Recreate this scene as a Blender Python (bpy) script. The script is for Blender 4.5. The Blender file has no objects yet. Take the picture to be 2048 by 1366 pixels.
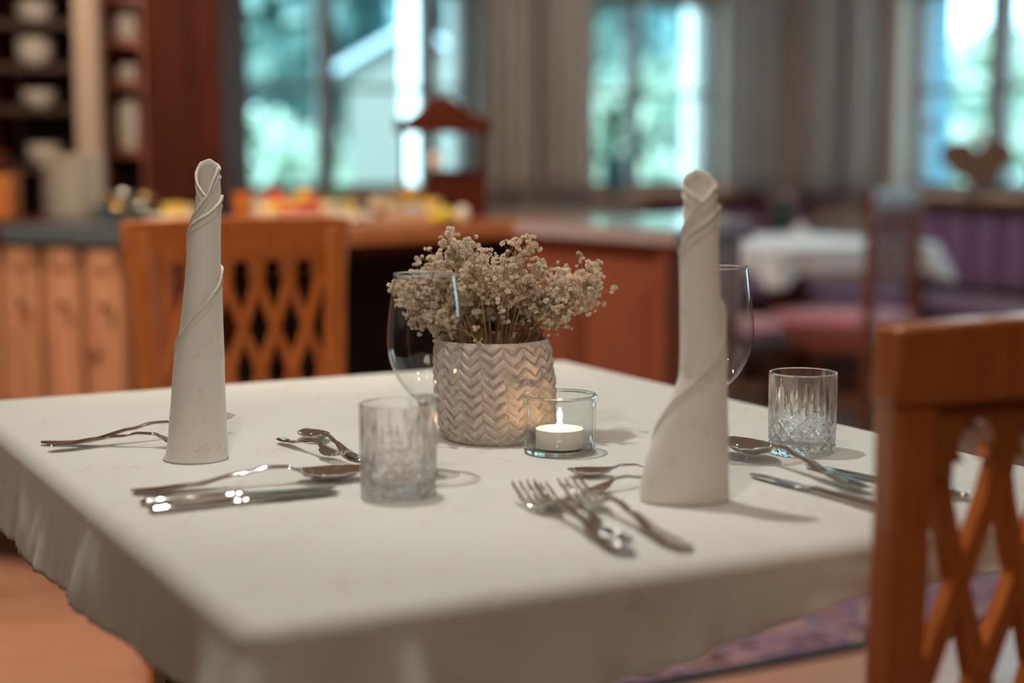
import bpy, math, random
from math import sin, cos, pi, tan, sqrt, atan2, hypot
from mathutils import Vector, Matrix, noise
random.seed(7)
S = bpy.context.scene
COL = S.collection

# ------------------------------------------------------------------ camera, world, lights, exposure
F, P, CZ = 3187.0, 0.1181, 1.08          # focal length in pixels of a 2048 px frame, pitch, camera height
cam_d = bpy.data.cameras.new('camera'); cam = bpy.data.objects.new('camera', cam_d); COL.objects.link(cam)
cam.location = (0, 0, CZ); cam.rotation_euler = (pi/2 - P, 0, 0)
cam_d.sensor_width = 36; cam_d.lens = F/2048*36; cam_d.clip_start = .05; cam_d.clip_end = 200
cam_d.dof.use_dof = True; cam_d.dof.focus_distance = 1.76; cam_d.dof.aperture_fstop = 1.75; cam_d.dof.aperture_blades = 0
S.camera = cam
S.view_settings.view_transform = 'Standard'; S.view_settings.look = 'None'
S.view_settings.gamma = 1; S.view_settings.use_curve_mapping = False
S.view_settings.exposure = 0.0
S.cycles.use_denoising = True
S.cycles.max_bounces = 14; S.cycles.transmission_bounces = 12; S.cycles.transparent_max_bounces = 24
S.cycles.diffuse_bounces = 4; S.cycles.glossy_bounces = 5
S.cycles.sample_clamp_indirect = 6; S.cycles.blur_glossy = .3
W = bpy.data.worlds.new('world'); S.world = W; W.use_nodes = True
bgn = W.node_tree.nodes['Background']; bgn.inputs[0].default_value = (.62, .88, 1, 1); bgn.inputs[1].default_value = 6.0

YAW = .4914
A2 = Vector((cos(YAW), sin(YAW), 0)); B2 = Vector((-sin(YAW), cos(YAW), 0))
def light(name, kind, loc, energy, color, size=.1, aim=None, size_y=None, spot=None):
    d = bpy.data.lights.new(name, kind); d.energy = energy; d.color = color
    if kind == 'AREA':
        d.size = size
        d.shape = 'DISK'
        if size_y: d.shape = 'RECTANGLE'; d.size_y = size_y
    else: d.shadow_soft_size = size
    if kind == 'SUN': d.angle = size
    if spot: d.spot_size = spot; d.spot_blend = .6
    o = bpy.data.objects.new(name, d); COL.objects.link(o); o.location = loc
    if aim is not None: o.rotation_euler = (Vector(aim)-Vector(loc)).to_track_quat('-Z', 'Y').to_euler()
    return o
WARM = (1, .80, .56)
light('sun', 'SUN', (0, 0, 20), 10.0, (1, .97, .88), .02, aim=(3, 12, 8))
light('ceiling_or_fill_spot', 'SPOT', (-.22, 1.78, 2.44), 61, (1, .98, .94), .035, aim=(-.05, 1.75, .75), spot=1.5)
light('ceiling_or_fill_spot', 'SPOT', (-.2, .5, 2.44), 30, (1, .93, .85), .035, aim=(0, 1.85, .95), spot=.7)  # added spot, brightens the flowers, vase and napkin fronts
light('ceiling_or_fill_spot', 'SPOT', (-1.1, 1.2, 2.44), 10, WARM, .035, aim=(-.5, 1.6, .75), spot=2.4)
light('ceiling_or_fill_spot', 'SPOT', (.75, .9, 2.44), 9, WARM, .035, aim=(.3, 1.5, .75), spot=2.4)
light('ceiling_or_fill_spot', 'SPOT', (-1.6, 3.0, 2.44), 42, WARM, .04, aim=(-1.0, 3.9, .6), spot=2.5)
light('ceiling_or_fill_spot', 'SPOT', (-.5, 3.3, 2.44), 46, WARM, .04, aim=(-.4, 4.2, .6), spot=2.5)
light('ceiling_or_fill_spot', 'SPOT', (-1.5, 4.2, 2.44), 26, WARM, .04, aim=(-1.4, 5.0, .8), spot=2.6)
light('ceiling_or_fill_spot', 'SPOT', (-.9, 1.9, 2.44), 66, WARM, .035, aim=(-.55, 3.2, .7), spot=1.1)  # added spot, put in to brighten the chair across the table
light('ceiling_or_fill_spot', 'SPOT', (-1.5, 2.5, 2.44), 85, (1, .82, .64), .035, aim=(-1.15, 4.1, .7), spot=1.3)  # added spot, put in to brighten the pine counter fronts
light('ceiling_or_fill_spot', 'SPOT', (.9, 3.4, 2.44), 14, WARM, .04, aim=(.5, 4.0, .6), spot=2.6)
light('ceiling_or_fill_spot', 'SPOT', (1.6, 6.2, 2.44), 16, WARM, .04, aim=(1.3, 6.4, .6), spot=2.6)
light('added_fill_lamp', 'AREA', (.6, 6.2, 2.44), 10, (1, .93, .88), .6, aim=(.7, 6.6, .5))  # fill light, added to brighten the curtains and the far table
light('added_fill_lamp', 'AREA', (-.1, -.9, 2.44), 15, (1, .84, .66), 1.0, aim=(0, .8, .5))  # added camera-side fill for the napkin fronts

# ------------------------------------------------------------------ pixel helpers: a point of the photograph on a real plane
def ray(px, py):
    r = (px-1024)/F; u = -(py-683)/F
    return Vector((r, cos(P)+u*sin(P), -sin(P)+u*cos(P)))
def onz(px, py, z=.75):
    d = ray(px, py); return Vector((0, 0, CZ)) + d*((z-CZ)/d.z)
def aty(px, py, y):
    d = ray(px, py); return Vector((0, 0, CZ)) + d*(y/d.y)
def zat(py, y):            # height of the point seen at row py at distance y
    return aty(1024, py, y).z
def onwall(px, py, n, c):  # vertical plane n.p = c
    d = ray(px, py); o = Vector((0, 0, CZ)); return o + d*((c-n.dot(o))/n.dot(d))

# ------------------------------------------------------------------ object helpers
def tag(o, label=None, cat=None, group=None, kind=None):
    if label: o['label'] = label
    if cat: o['category'] = cat
    if group: o['group'] = group
    if kind: o['kind'] = kind
    return o
def thing(name, label, cat, loc=(0, 0, 0), rz=0, group=None):
    o = bpy.data.objects.new(name, None); COL.objects.link(o); o.empty_display_size = .05
    o.location = loc; o.rotation_euler = (0, 0, rz)
    return tag(o, label, cat, group)
class G:
    def __init__(s): s.v = []; s.f = []
    def add(s, vs, fs, M=None):
        n = len(s.v)
        s.v += [tuple(M @ Vector(p)) if M else tuple(p) for p in vs]; s.f += [tuple(i+n for i in f) for f in fs]; return s
    def box(s, c, d, M=None, bev=0, ax=None):
        x, y, z = [k/2 for k in d]
        if bev <= 0:
            vs = [(i*x, j*y, k*z) for i in (-1, 1) for j in (-1, 1) for k in (-1, 1)]
            fs = [(0,1,3,2), (4,6,7,5), (0,4,5,1), (2,3,7,6), (0,2,6,4), (1,5,7,3)]
        else:
            b = min(bev, x*.9, y*.9, z*.9); vs = []; fs = []
            idx = {}
            for i in (-1, 1):
                for j in (-1, 1):
                    for k in (-1, 1):
                        for a in range(3):
                            p = [i*(x-b), j*(y-b), k*(z-b)]; p[a] = (i*x, j*y, k*z)[a]
                            idx[(i, j, k, a)] = len(vs); vs.append(tuple(p))
            for i in (-1, 1):
                for j in (-1, 1):
                    for k in (-1, 1): fs.append((idx[(i,j,k,0)], idx[(i,j,k,1)], idx[(i,j,k,2)]))
            for i in (-1, 1):
                fs.append(tuple(idx[(i,)+q+(0,)] for q in ((-1,-1), (1,-1), (1,1), (-1,1))))
                fs.append(tuple(idx[(q[0], i, q[1], 1)] for q in ((-1,-1), (1,-1), (1,1), (-1,1))))
                fs.append(tuple(idx[q+(i, 2)] for q in ((-1,-1), (1,-1), (1,1), (-1,1))))
            for i in (-1, 1):
                for j in (-1, 1):
                    fs.append((idx[(i,j,-1,0)], idx[(i,j,1,0)], idx[(i,j,1,1)], idx[(i,j,-1,1)]))
                    fs.append((idx[(i,-1,j,0)], idx[(i,1,j,0)], idx[(i,1,j,2)], idx[(i,-1,j,2)]))
                    fs.append((idx[(-1,i,j,1)], idx[(1,i,j,1)], idx[(1,i,j,2)], idx[(-1,i,j,2)]))
        T = Matrix.Translation(Vector(c))
        return s.add(vs, fs, (M @ T) if M else T)
    def tube(s, pts, r, n=8, cap=True):
        pts = [Vector(p) for p in pts]; m = len(pts)
        rs = r if isinstance(r, (list, tuple)) else [r]*m
        t0 = (pts[1]-pts[0]).normalized(); nrm = t0.orthogonal().normalized(); vs = []; fs = []
        for i, p in enumerate(pts):
            t = (pts[min(i+1, m-1)]-pts[max(i-1, 0)]).normalized()
            nrm = (nrm - t*nrm.dot(t)).normalized(); b = t.cross(nrm)
            for k in range(n):
                a = 2*pi*k/n; vs.append(p + (nrm*cos(a)+b*sin(a))*rs[i])
        for i in range(m-1):
            for k in range(n):
                fs.append((i*n+k, i*n+(k+1)%n, (i+1)*n+(k+1)%n, (i+1)*n+k))
        if cap: fs.append(tuple(range(n))[::-1]); fs.append(tuple((m-1)*n+k for k in range(n)))
        return s.add(vs, fs)
    def lathe(s, prof, n=48, c=(0, 0, 0), fn=None, closed=False):
        """profile of (r, z); r = 0 ends become poles"""
        vs = []; rows = []
        for j, (r, z) in enumerate(prof):
            if r < 1e-6: rows.append([len(vs)]); vs.append((c[0], c[1], c[2]+z))
            else:
                row = []
                for k in range(n):
                    a = 2*pi*k/n; rr = r + (fn(a, z, j) if fn else 0)
                    row.append(len(vs)); vs.append((c[0]+rr*cos(a), c[1]+rr*sin(a), c[2]+z))
                rows.append(row)
        fs = []
        rng = range(len(rows) if closed else len(rows)-1)
        for i in rng:
            a, b = rows[i], rows[(i+1) % len(rows)]
            for k in range(n):
                k2 = (k+1) % n
                if len(a) == 1 and len(b) == 1: continue
                if len(a) == 1: fs.append((a[0], b[k2], b[k]))
                elif len(b) == 1: fs.append((a[k], a[k2], b[0]))
                else: fs.append((a[k], a[k2], b[k2], b[k]))
        return s.add(vs, fs)
    def prism(s, poly, y0, y1, M=None):
        """polygon in the x-z plane extruded along y, triangulated"""
        from mathutils.geometry import tessellate_polygon
        n = len(poly); tri = tessellate_polygon([[Vector((p[0], p[1], 0)) for p in poly]])
        vs = [(p[0], y0, p[1]) for p in poly]+[(p[0], y1, p[1]) for p in poly]
        fs = [tuple(t) for t in tri]+[tuple(i+n for i in t)[::-1] for t in tri]
        fs += [(i, (i+1) % n, (i+1) % n+n, i+n) for i in range(n)]
        return s.add(vs, fs, M)
    def build(s, name, m, parent=None, smooth=False, label=None, kind=None):
        me = bpy.data.meshes.new(name); me.from_pydata([tuple(v) for v in s.v], [], s.f); me.validate()
        import bmesh
        bm = bmesh.new(); bm.from_mesh(me); bmesh.ops.recalc_face_normals(bm, faces=bm.faces); bm.to_mesh(me); bm.free()
        if m: me.materials.append(m)
        if smooth:
            me.polygons.foreach_set('use_smooth', [True]*len(me.polygons))
            if smooth != 'all': me.set_sharp_from_angle(angle=math.radians(40 if smooth is True else smooth))
        o = bpy.data.objects.new(name, me); COL.objects.link(o)
        if parent: o.parent = parent
        return tag(o, label, None, None, kind)
def kids(o): return [c for c in bpy.data.objects if c.parent == o]
def copy_tree(o, parent=None):
    ch = kids(o); c = o.copy(); COL.objects.link(c); c.parent = parent
    for k in ch: copy_tree(k, c)
    return c
def piece(mesh_o, name, parent, loc, rz=0, rot=None, sc=None):    # another object on the same mesh data
    o = bpy.data.objects.new(name, mesh_o.data); COL.objects.link(o); o.parent = parent; o.location = loc
    o.rotation_euler = rot if rot else (0, 0, rz)
    if sc: o.scale = sc
    return o
def beam(p, q, w, t, side=(0, 1, 0), bev=.002):
    """box running from p to q, w wide (perpendicular to side), t thick along side"""
    p, q = Vector(p), Vector(q); z = (q-p).normalized(); y = Vector(side); y = (y-z*y.dot(z)).normalized(); x = y.cross(z)
    M = Matrix((x, y, z)).transposed().to_4x4(); M.translation = (p+q)/2
    return G().box((0, 0, 0), (w, t, (q-p).length), M, bev)

# ------------------------------------------------------------------ materials
def nt(name):
    m = bpy.data.materials.new(name); m.use_nodes = True; n = m.node_tree
    return m, n, n.nodes['Principled BSDF'], n.links
def flat(name, col, rough=.5, metal=0, **kw):
    m, n, b, l = nt(name); b.inputs['Base Color'].default_value = (*col, 1); b.inputs['Roughness'].default_value = rough
    b.inputs['Metallic'].default_value = metal
    tc = n.nodes.new('ShaderNodeTexCoord'); no = n.nodes.new('ShaderNodeTexNoise'); no.inputs['Scale'].default_value = kw.get('ns', 30)
    no.inputs['Detail'].default_value = 4
    l.new(tc.outputs['Object'], no.inputs['Vector'])
    hs = n.nodes.new('ShaderNodeMix'); hs.data_type = 'RGBA'
    hs.inputs[6].default_value = (*[c*(1-kw.get('var', .12)) for c in col], 1); hs.inputs[7].default_value = (*[min(1, c*(1+kw.get('var', .12))) for c in col], 1)
    l.new(no.outputs[0], hs.inputs[0]); l.new(hs.outputs[2], b.inputs['Base Color'])
    if kw.get('bump'):
        bu = n.nodes.new('ShaderNodeBump'); bu.inputs['Strength'].default_value = kw['bump']; bu.inputs['Distance'].default_value = .002
        l.new(no.outputs[0], bu.inputs['Height']); l.new(bu.outputs[0], b.inputs['Normal'])
    if kw.get('coat'): b.inputs['Coat Weight'].default_value = kw['coat']; b.inputs['Coat Roughness'].default_value = .15
    if kw.get('sheen'): b.inputs['Sheen Weight'].default_value = kw['sheen']
    if kw.get('sss'): b.inputs['Subsurface Weight'].default_value = kw['sss']; b.inputs['Subsurface Radius'].default_value = (.01, .006, .004); b.inputs['Subsurface Scale'].default_value = 1
    if kw.get('trans'): b.inputs['Transmission Weight'].default_value = kw['trans']
    return m
def wood(name, c1, c2, rough=.35, scale=(12, 12, 1.2), coat=.3, knots=0):
    m, n, b, l = nt(name)
    tc = n.nodes.new('ShaderNodeTexCoord'); mp = n.nodes.new('ShaderNodeMapping'); mp.inputs['Scale'].default_value = scale
    l.new(tc.outputs['Object'], mp.inputs[0])
    no = n.nodes.new('ShaderNodeTexNoise'); no.inputs['Scale'].default_value = 4; no.inputs['Detail'].default_value = 8; no.inputs['Distortion'].default_value = 1.2
    l.new(mp.outputs[0], no.inputs['Vector'])
    cr = n.nodes.new('ShaderNodeValToRGB'); cr.color_ramp.elements[0].position = .3; cr.color_ramp.elements[0].color = (*c1, 1)
    cr.color_ramp.elements[1].position = .7; cr.color_ramp.elements[1].color = (*c2, 1)
    l.new(no.outputs[0], cr.inputs[0]); out = cr.outputs[0]
    oi = n.nodes.new('ShaderNodeObjectInfo'); hv = n.nodes.new('ShaderNodeHueSaturation'); mr = n.nodes.new('ShaderNodeMapRange')
    mr.inputs[3].default_value = .85; mr.inputs[4].default_value = 1.15
    l.new(oi.outputs['Random'], mr.inputs[0]); l.new(mr.outputs[0], hv.inputs['Value']); l.new(out, hv.inputs['Color']); out = hv.outputs[0]
    if knots:
        vo = n.nodes.new('ShaderNodeTexVoronoi'); vo.inputs['Scale'].default_value = knots; l.new(tc.outputs['Object'], vo.inputs['Vector'])
        r2 = n.nodes.new('ShaderNodeValToRGB'); r2.color_ramp.elements[0].position = .05; r2.color_ramp.elements[0].color = (.35, .3, .3, 1)
        r2.color_ramp.elements[1].position = .16; r2.color_ramp.elements[1].color = (1, 1, 1, 1)
        mx = n.nodes.new('ShaderNodeMix'); mx.data_type = 'RGBA'; mx.blend_type = 'MULTIPLY'; mx.inputs[0].default_value = .8
        l.new(vo.outputs['Distance'], r2.inputs[0]); l.new(out, mx.inputs[6]); l.new(r2.outputs[0], mx.inputs[7]); out = mx.outputs[2]
    l.new(out, b.inputs['Base Color']); b.inputs['Roughness'].default_value = rough
    b.inputs['Coat Weight'].default_value = coat; b.inputs['Coat Roughness'].default_value = .2
    bu = n.nodes.new('ShaderNodeBump'); bu.inputs['Strength'].default_value = .15; bu.inputs['Distance'].default_value = .001
    l.new(no.outputs[0], bu.inputs['Height']); l.new(bu.outputs[0], b.inputs['Normal'])
    return m
def linen(name, col, vein, amount=.5, scale=9, rough=.75, weave=1400):
    """table linen: fine weave, faint marbled damask strokes"""
    m, n, b, l = nt(name)
    tc = n.nodes.new('ShaderNodeTexCoord')
    no = n.nodes.new('ShaderNodeTexNoise'); no.inputs['Scale'].default_value = scale; no.inputs['Detail'].default_value = 5; no.inputs['Distortion'].default_value = 2.2
    l.new(tc.outputs['Object'], no.inputs['Vector'])
    cr = n.nodes.new('ShaderNodeValToRGB'); e = cr.color_ramp.elements
    e[0].position = .47; e[0].color = (0, 0, 0, 1); e[1].position = .5; e[1].color = (1, 1, 1, 1)
    x = e.new(.53); x.color = (0, 0, 0, 1)
    l.new(no.outputs[0], cr.inputs[0])
    n2 = n.nodes.new('ShaderNodeTexNoise'); n2.inputs['Scale'].default_value = scale*1.7; n2.inputs['Detail'].default_value = 2
    l.new(tc.outputs['Object'], n2.inputs['Vector'])
    mr = n.nodes.new('ShaderNodeMapRange'); mr.inputs[1].default_value = .5; mr.inputs[2].default_value = .62; mr.inputs[3].default_value = 0; mr.inputs[4].default_value = amount
    l.new(n2.outputs[0], mr.inputs[0])
    mu = n.nodes.new('ShaderNodeMath'); mu.operation = 'MULTIPLY'; l.new(cr.outputs[0], mu.inputs[0]); l.new(mr.outputs[0], mu.inputs[1])
    mx = n.nodes.new('ShaderNodeMix'); mx.data_type = 'RGBA'; mx.inputs[6].default_value = (*col, 1); mx.inputs[7].default_value = (*vein, 1)
    l.new(mu.outputs[0], mx.inputs[0]); l.new(mx.outputs[2], b.inputs['Base Color'])
    b.inputs['Roughness'].default_value = rough; b.inputs['Sheen Weight'].default_value = .25; b.inputs['Sheen Roughness'].default_value = .4
    b.inputs['Subsurface Weight'].default_value = .08; b.inputs['Subsurface Radius'].default_value = (.004, .003, .002); b.inputs['Subsurface Scale'].default_value = 1
    wv = n.nodes.new('ShaderNodeTexNoise'); wv.inputs['Scale'].default_value = weave; l.new(tc.outputs['Object'], wv.inputs['Vector'])
    bu = n.nodes.new('ShaderNodeBump'); bu.inputs['Strength'].default_value = .12; bu.inputs['Distance'].default_value = .0004
    l.new(wv.outputs[0], bu.inputs['Height'])
    b2 = n.nodes.new('ShaderNodeBump'); b2.inputs['Strength'].default_value = .25; b2.inputs['Distance'].default_value = .0006
    l.new(mu.outputs[0], b2.inputs['Height']); l.new(bu.outputs[0], b2.inputs['Normal']); l.new(b2.outputs[0], b.inputs['Normal'])
    return m
def glass(name, clear, tint=(1, 1, 1), ior=1.5):
    """solid glass; part of the light goes straight on so that the thing casts the light shadow glass casts"""
    m = bpy.data.materials.new(name); m.use_nodes = True; n = m.node_tree; n.nodes.clear(); l = n.links
    o = n.nodes.new('ShaderNodeOutputMaterial'); g = n.nodes.new('ShaderNodeBsdfGlass'); g.inputs['Roughness'].default_value = 0; g.inputs['IOR'].default_value = ior
    g.inputs['Color'].default_value = (*tint, 1)
    t = n.nodes.new('ShaderNodeBsdfTransparent'); t.inputs[0].default_value = (*tint, 1); mx = n.nodes.new('ShaderNodeMixShader'); mx.inputs[0].default_value = clear
    l.new(g.outputs[0], mx.inputs[1]); l.new(t.outputs[0], mx.inputs[2]); l.new(mx.outputs[0], o.inputs[0]); return m
def thin_glass(name, tint=(.97, .98, .98), k=1.6, base=.0):
    """thin blown glass: Fresnel reflection over a straight view through"""
    m = bpy.data.materials.new(name); m.use_nodes = True; n = m.node_tree; n.nodes.clear(); l = n.links
    o = n.nodes.new('ShaderNodeOutputMaterial'); t = n.nodes.new('ShaderNodeBsdfTransparent'); t.inputs[0].default_value = (*tint, 1)
    g = n.nodes.new('ShaderNodeBsdfGlossy'); g.inputs['Roughness'].default_value = .01
    fr = n.nodes.new('ShaderNodeFresnel'); fr.inputs[0].default_value = k; ge = n.nodes.new('ShaderNodeMath'); ge.operation = 'ADD'; ge.inputs[1].default_value = base
    gm = n.nodes.new('ShaderNodeNewGeometry'); bm_ = n.nodes.new('ShaderNodeMix'); bm_.data_type = 'FLOAT'; bm_.inputs[2].default_value = k; bm_.inputs[3].default_value = 1/k
    l.new(gm.outputs['Backfacing'], bm_.inputs[0]); l.new(bm_.outputs[0], fr.inputs[0])
    l.new(fr.outputs[0], ge.inputs[0]); mx = n.nodes.new('ShaderNodeMixShader')
    l.new(ge.outputs[0], mx.inputs[0]); l.new(t.outputs[0], mx.inputs[1]); l.new(g.outputs[0], mx.inputs[2]); l.new(mx.outputs[0], o.inputs[0]); return m
def emit(name, col, s):
    m, n, b, l = nt(name); b.inputs['Base Color'].default_value = (*col, 1); b.inputs['Emission Color'].default_value = (*col, 1); b.inputs['Emission Strength'].default_value = s; return m

M_chair = wood('honey wood', (.44, .12, .024), (.60, .19, .042), rough=.33, scale=(14, 14, 2), coat=.4)
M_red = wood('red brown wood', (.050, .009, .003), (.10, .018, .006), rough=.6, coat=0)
M_red.node_tree.nodes['Principled BSDF'].inputs['Specular IOR Level'].default_value = .15
M_cab = wood('cherry wood', (.21, .062, .034), (.29, .090, .050), rough=.38, coat=.3)
M_light = wood('pale pine', (.50, .23, .13), (.66, .34, .20), rough=.45, coat=.25, knots=5)
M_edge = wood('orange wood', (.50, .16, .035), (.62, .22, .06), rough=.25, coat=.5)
M_board = wood('pale board', (.40, .29, .235), (.47, .35, .28), rough=.5, coat=.1)
M_dark = wood('dark stained wood', (.035, .014, .008), (.06, .025, .014), rough=.45)
M_floor = wood('floor wood', (.37, .18, .118), (.47, .255, .18), rough=.4, scale=(2, 14, 14), coat=.25, knots=4)
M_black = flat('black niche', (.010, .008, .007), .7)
M_slate = flat('grey stone', (.10, .12, .14), .3, var=.25, coat=.3)
M_cloth = linen('tablecloth linen', (.655, .665, .625), (.44, .36, .30), .38, 8)
M_napkin = linen('napkin linen', (.74, .69, .63), (.46, .38, .32), .42, 26)
M_hem = flat('hem linen', (.72, .69, .60), .8, bump=.4, ns=900)
M_steel = flat('polished steel', (.78, .75, .72), .10, 1, var=.05)
M_crystal = glass('cut crystal', .25)
M_foot = thin_glass('thin glass foot', (.99, .99, .99), 1.15)
M_holder = thin_glass('thick clear glass', (.97, .985, .98), 1.5)
M_base = glass('thick glass base', 0, (.97, 1, 1))
M_stem = glass('clear glass stem', 0)
M_bowl = thin_glass('blown glass', (.985, .99, .99), 1.45)
M_pane = thin_glass('window glass', (.86, .97, .98), 1.3)
M_jar = thin_glass('jar glass', (.9, .95, .95), 1.4)
M_wax = flat('wax', (.93, .82, .66), .4, sss=.35)
M_white = flat('white china', (.90, .84, .77), .25, var=.03, coat=.4)
M_wallp = flat('wall plaster', (.42, .36, .32), .9)
M_ceil = flat('ceiling paint', (.70, .62, .52), .9)
M_frame = flat('window frame paint', (.16, .13, .12), .5)
M_curt = flat('grey curtain', (.50, .42, .37), .9, var=.2, sheen=.3)
M_curt2 = flat('blue grey curtain', (.46, .46, .47), .9, var=.2, sheen=.3)
for _m in (M_curt, M_curt2):
    n = _m.node_tree; b = n.nodes['Principled BSDF']; o = n.nodes['Material Output']; tr = n.nodes.new('ShaderNodeBsdfTranslucent'); mx = n.nodes.new('ShaderNodeMixShader')
    tr.inputs[0].default_value = (.6, .57, .54, 1); mx.inputs[0].default_value = .35
    n.links.new(b.outputs[0], mx.inputs[1]); n.links.new(tr.outputs[0], mx.inputs[2]); n.links.new(mx.outputs[0], o.inputs[0])
M_purple = flat('purple upholstery', (.17, .055, .15), .75, var=.15, sheen=.5)
M_pink = flat('pink upholstery', (.50, .15, .20), .7, var=.12, sheen=.4)

# the table's frame of reference: origin under its near corner, x along A2, y along B2
NC = Vector((-.187, 1.0765, 0)); TW, TD = .933, 1.165
def T(a, b, z=0): return NC + A2*a + B2*b + Vector((0, 0, z))

# ------------------------------------------------------------------ room shell (walls run with the table)
WN = B2; WC = B2.dot(Vector((-.784, 7.0, 0)))                 # back wall plane
RN = A2; RC = A2.dot(Vector((1.815, 7.5, 0)))                 # right wall plane
def R(u, v, z=0): return A2*u + B2*v + Vector((0, 0, z))      # room coordinates
u0, v0, u1, v1, HC = -4.6, -2.6, RC, WC, 2.5
RM = Matrix((A2, B2, Vector((0, 0, 1)))).transposed().to_4x4()
tag(G().box(((u0+u1)/2, (v0+v1)/2, -.06), (u1-u0+.6, v1-v0+.6, .1), RM).build('floor', M_dark), kind='structure')
floor = bpy.data.objects['floor']
pw = .19; g0 = None; k = 0
rows = int((v1-v0)/pw)
for i in range(rows):
    for j, (ua, ub) in enumerate([(u0, u0+2.2), (u0+2.2, u0+4.6), (u0+4.6, u1)] if i % 2 else [(u0, u0+3.3), (u0+3.3, u1)]):
        v = v0+(i+.5)*pw
        if B2.y*v < -1.2: continue
        g = G().box(((ua+ub)/2, v, -.006), (ub-ua-.003, pw-.003, .012), RM, .0015)
        g.build('floor_board', M_floor, floor)
tag(G().box(((u0+u1)/2, (v0+v1)/2, HC+.05), (u1-u0+.6, v1-v0+.6, .1), RM).build('ceiling', M_ceil), kind='structure')
tag(G().box((u0-.15, (v0+v1)/2, HC/2), (.3, v1-v0+.6, HC), RM).build('wall_left', M_wallp), kind='structure')
tag(G().box(((u0+u1)/2, v0-.15, HC/2), (u1-u0+.6, .3, HC), RM).build('wall_front', M_wallp), kind='structure')
def wall_with_holes(name, along0, along1, holes, horiz, off):
    """wall of thickness .3 behind the plane, with openings (s0,s1,z0,z1)"""
    g = G()
    def bx(s0, s1, z0, z1):
        if s1-s0 < .002: return
        c = ((s0+s1)/2, off+.15, (z0+z1)/2); d = (s1-s0, .3, z1-z0)
        if not horiz: c = (off+.15, (s0+s1)/2, (z0+z1)/2); d = (.3, s1-s0, z1-z0)
        g.box(c, d, RM)
    cur = along0
    for (s0, s1, z0, z1) in sorted(holes):
        bx(cur, s0, 0, HC); bx(s0, s1, 0, z0); bx(s0, s1, z1, HC); cur = s1
    bx(cur, along1, 0, HC)
    return tag(g.build(name, M_wallp), kind='structure')
def ub(px): return A2.dot(onwall(px, 300, WN, WC))            # position along the back wall of column px
def vb(px): return B2.dot(onwall(px, 300, RN, RC))            # along the right wall
SILL, TOP, BAR = .90, 1.83, 1.365
w1 = (ub(468), ub(955)); w2 = (ub(1160), ub(1450)); w3 = (vb(2230), vb(1795))
wall_with_holes('wall_back', u0, u1+.3, [(w1[0], w1[1], SILL, TOP), (w2[0], w2[1], SILL, TOP)], True, v1)
w4, w5 = (3.7, 4.9), (1.9, 3.1)
wall_with_holes('wall_right', v0, v1, [(w3[0], w3[1], SILL, TOP), (w4[0], w4[1], SILL, TOP), (w5[0], w5[1], SILL, TOP)], False, u1)
def window(name, s0, s1, divs, horiz, off):
    """divs: mullion intervals; every pane a part, glass inside its sash"""
    mid = (s0+s1)/2
    loc = R(mid, off+.12) if horiz else R(off+.12, mid)
    w = thing(name, None, None, loc, YAW if horiz else YAW-pi/2); w['kind'] = 'structure'
    L = (s1-s0)/2; sg = 1 if horiz else -1
    def X(s): return (s-mid)*sg
    g = G(); g.box((0, 0, SILL+.02), (2*L, .06, .04)); g.box((0, 0, TOP-.02), (2*L, .06, .04))
    g.box((-L+.02, 0, (SILL+TOP)/2), (.04, .06, TOP-SILL)); g.box((L-.02, 0, (SILL+TOP)/2), (.04, .06, TOP-SILL))
    g.build('window_frame', M_frame, w)
    for (a, b) in divs: G().box((X((a+b)/2), 0, (SILL+TOP)/2), (abs(b-a), .07, TOP-SILL-.08), None, .004).build('mullion', M_frame, w)
    edges = [s0+.03]+[q for d in divs for q in d]+[s1-.03]
    for i in range(0, len(edges), 2):
        a, b = edges[i], edges[i+1]; c = X((a+b)/2); wd = abs(b-a)
        G().box((c, 0, BAR), (wd, .035, .022)).build('glazing_bar', M_frame, w)
        for z0, z1 in ((SILL+.04, BAR-.011), (BAR+.011, TOP-.04)):
            G().box((c, .0, (z0+z1)/2), (wd, .006, z1-z0)).build('window_pane', M_pane, w)
    G().box((0, -.1, SILL-.015), (2*L+.06, .2, .03), None, .005).build('window_sill', M_light, w)
    return w
window('window_1', w1[0], w1[1], [(ub(655), ub(686)), (ub(862), ub(892))], True, v1)
window('window_2', w2[0], w2[1], [(ub(1281), ub(1300))], True, v1)
window('window_3', w3[0], w3[1], [(vb(2110), vb(2085)), (vb(1972), vb(1941))], False, u1)

window('unseen_window_4', w4[0], w4[1], [(4.28, 4.32)], False, u1)  # this window and the next are unseen, added for more daylight indoors
window('unseen_window_5', w5[0], w5[1], [(2.48, 2.52)], False, u1)

_w3 = bpy.data.objects['window_3']; M_rev = flat('blue outdoor paint', (.10, .20, .26), .8, var=.05)
for sx in (-1, 1): G().box((sx*((w3[1]-w3[0])/2-.006), .105, (SILL+TOP)/2), (.012, .15, TOP-SILL)).build('reveal_lining', M_rev, _w3)

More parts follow.
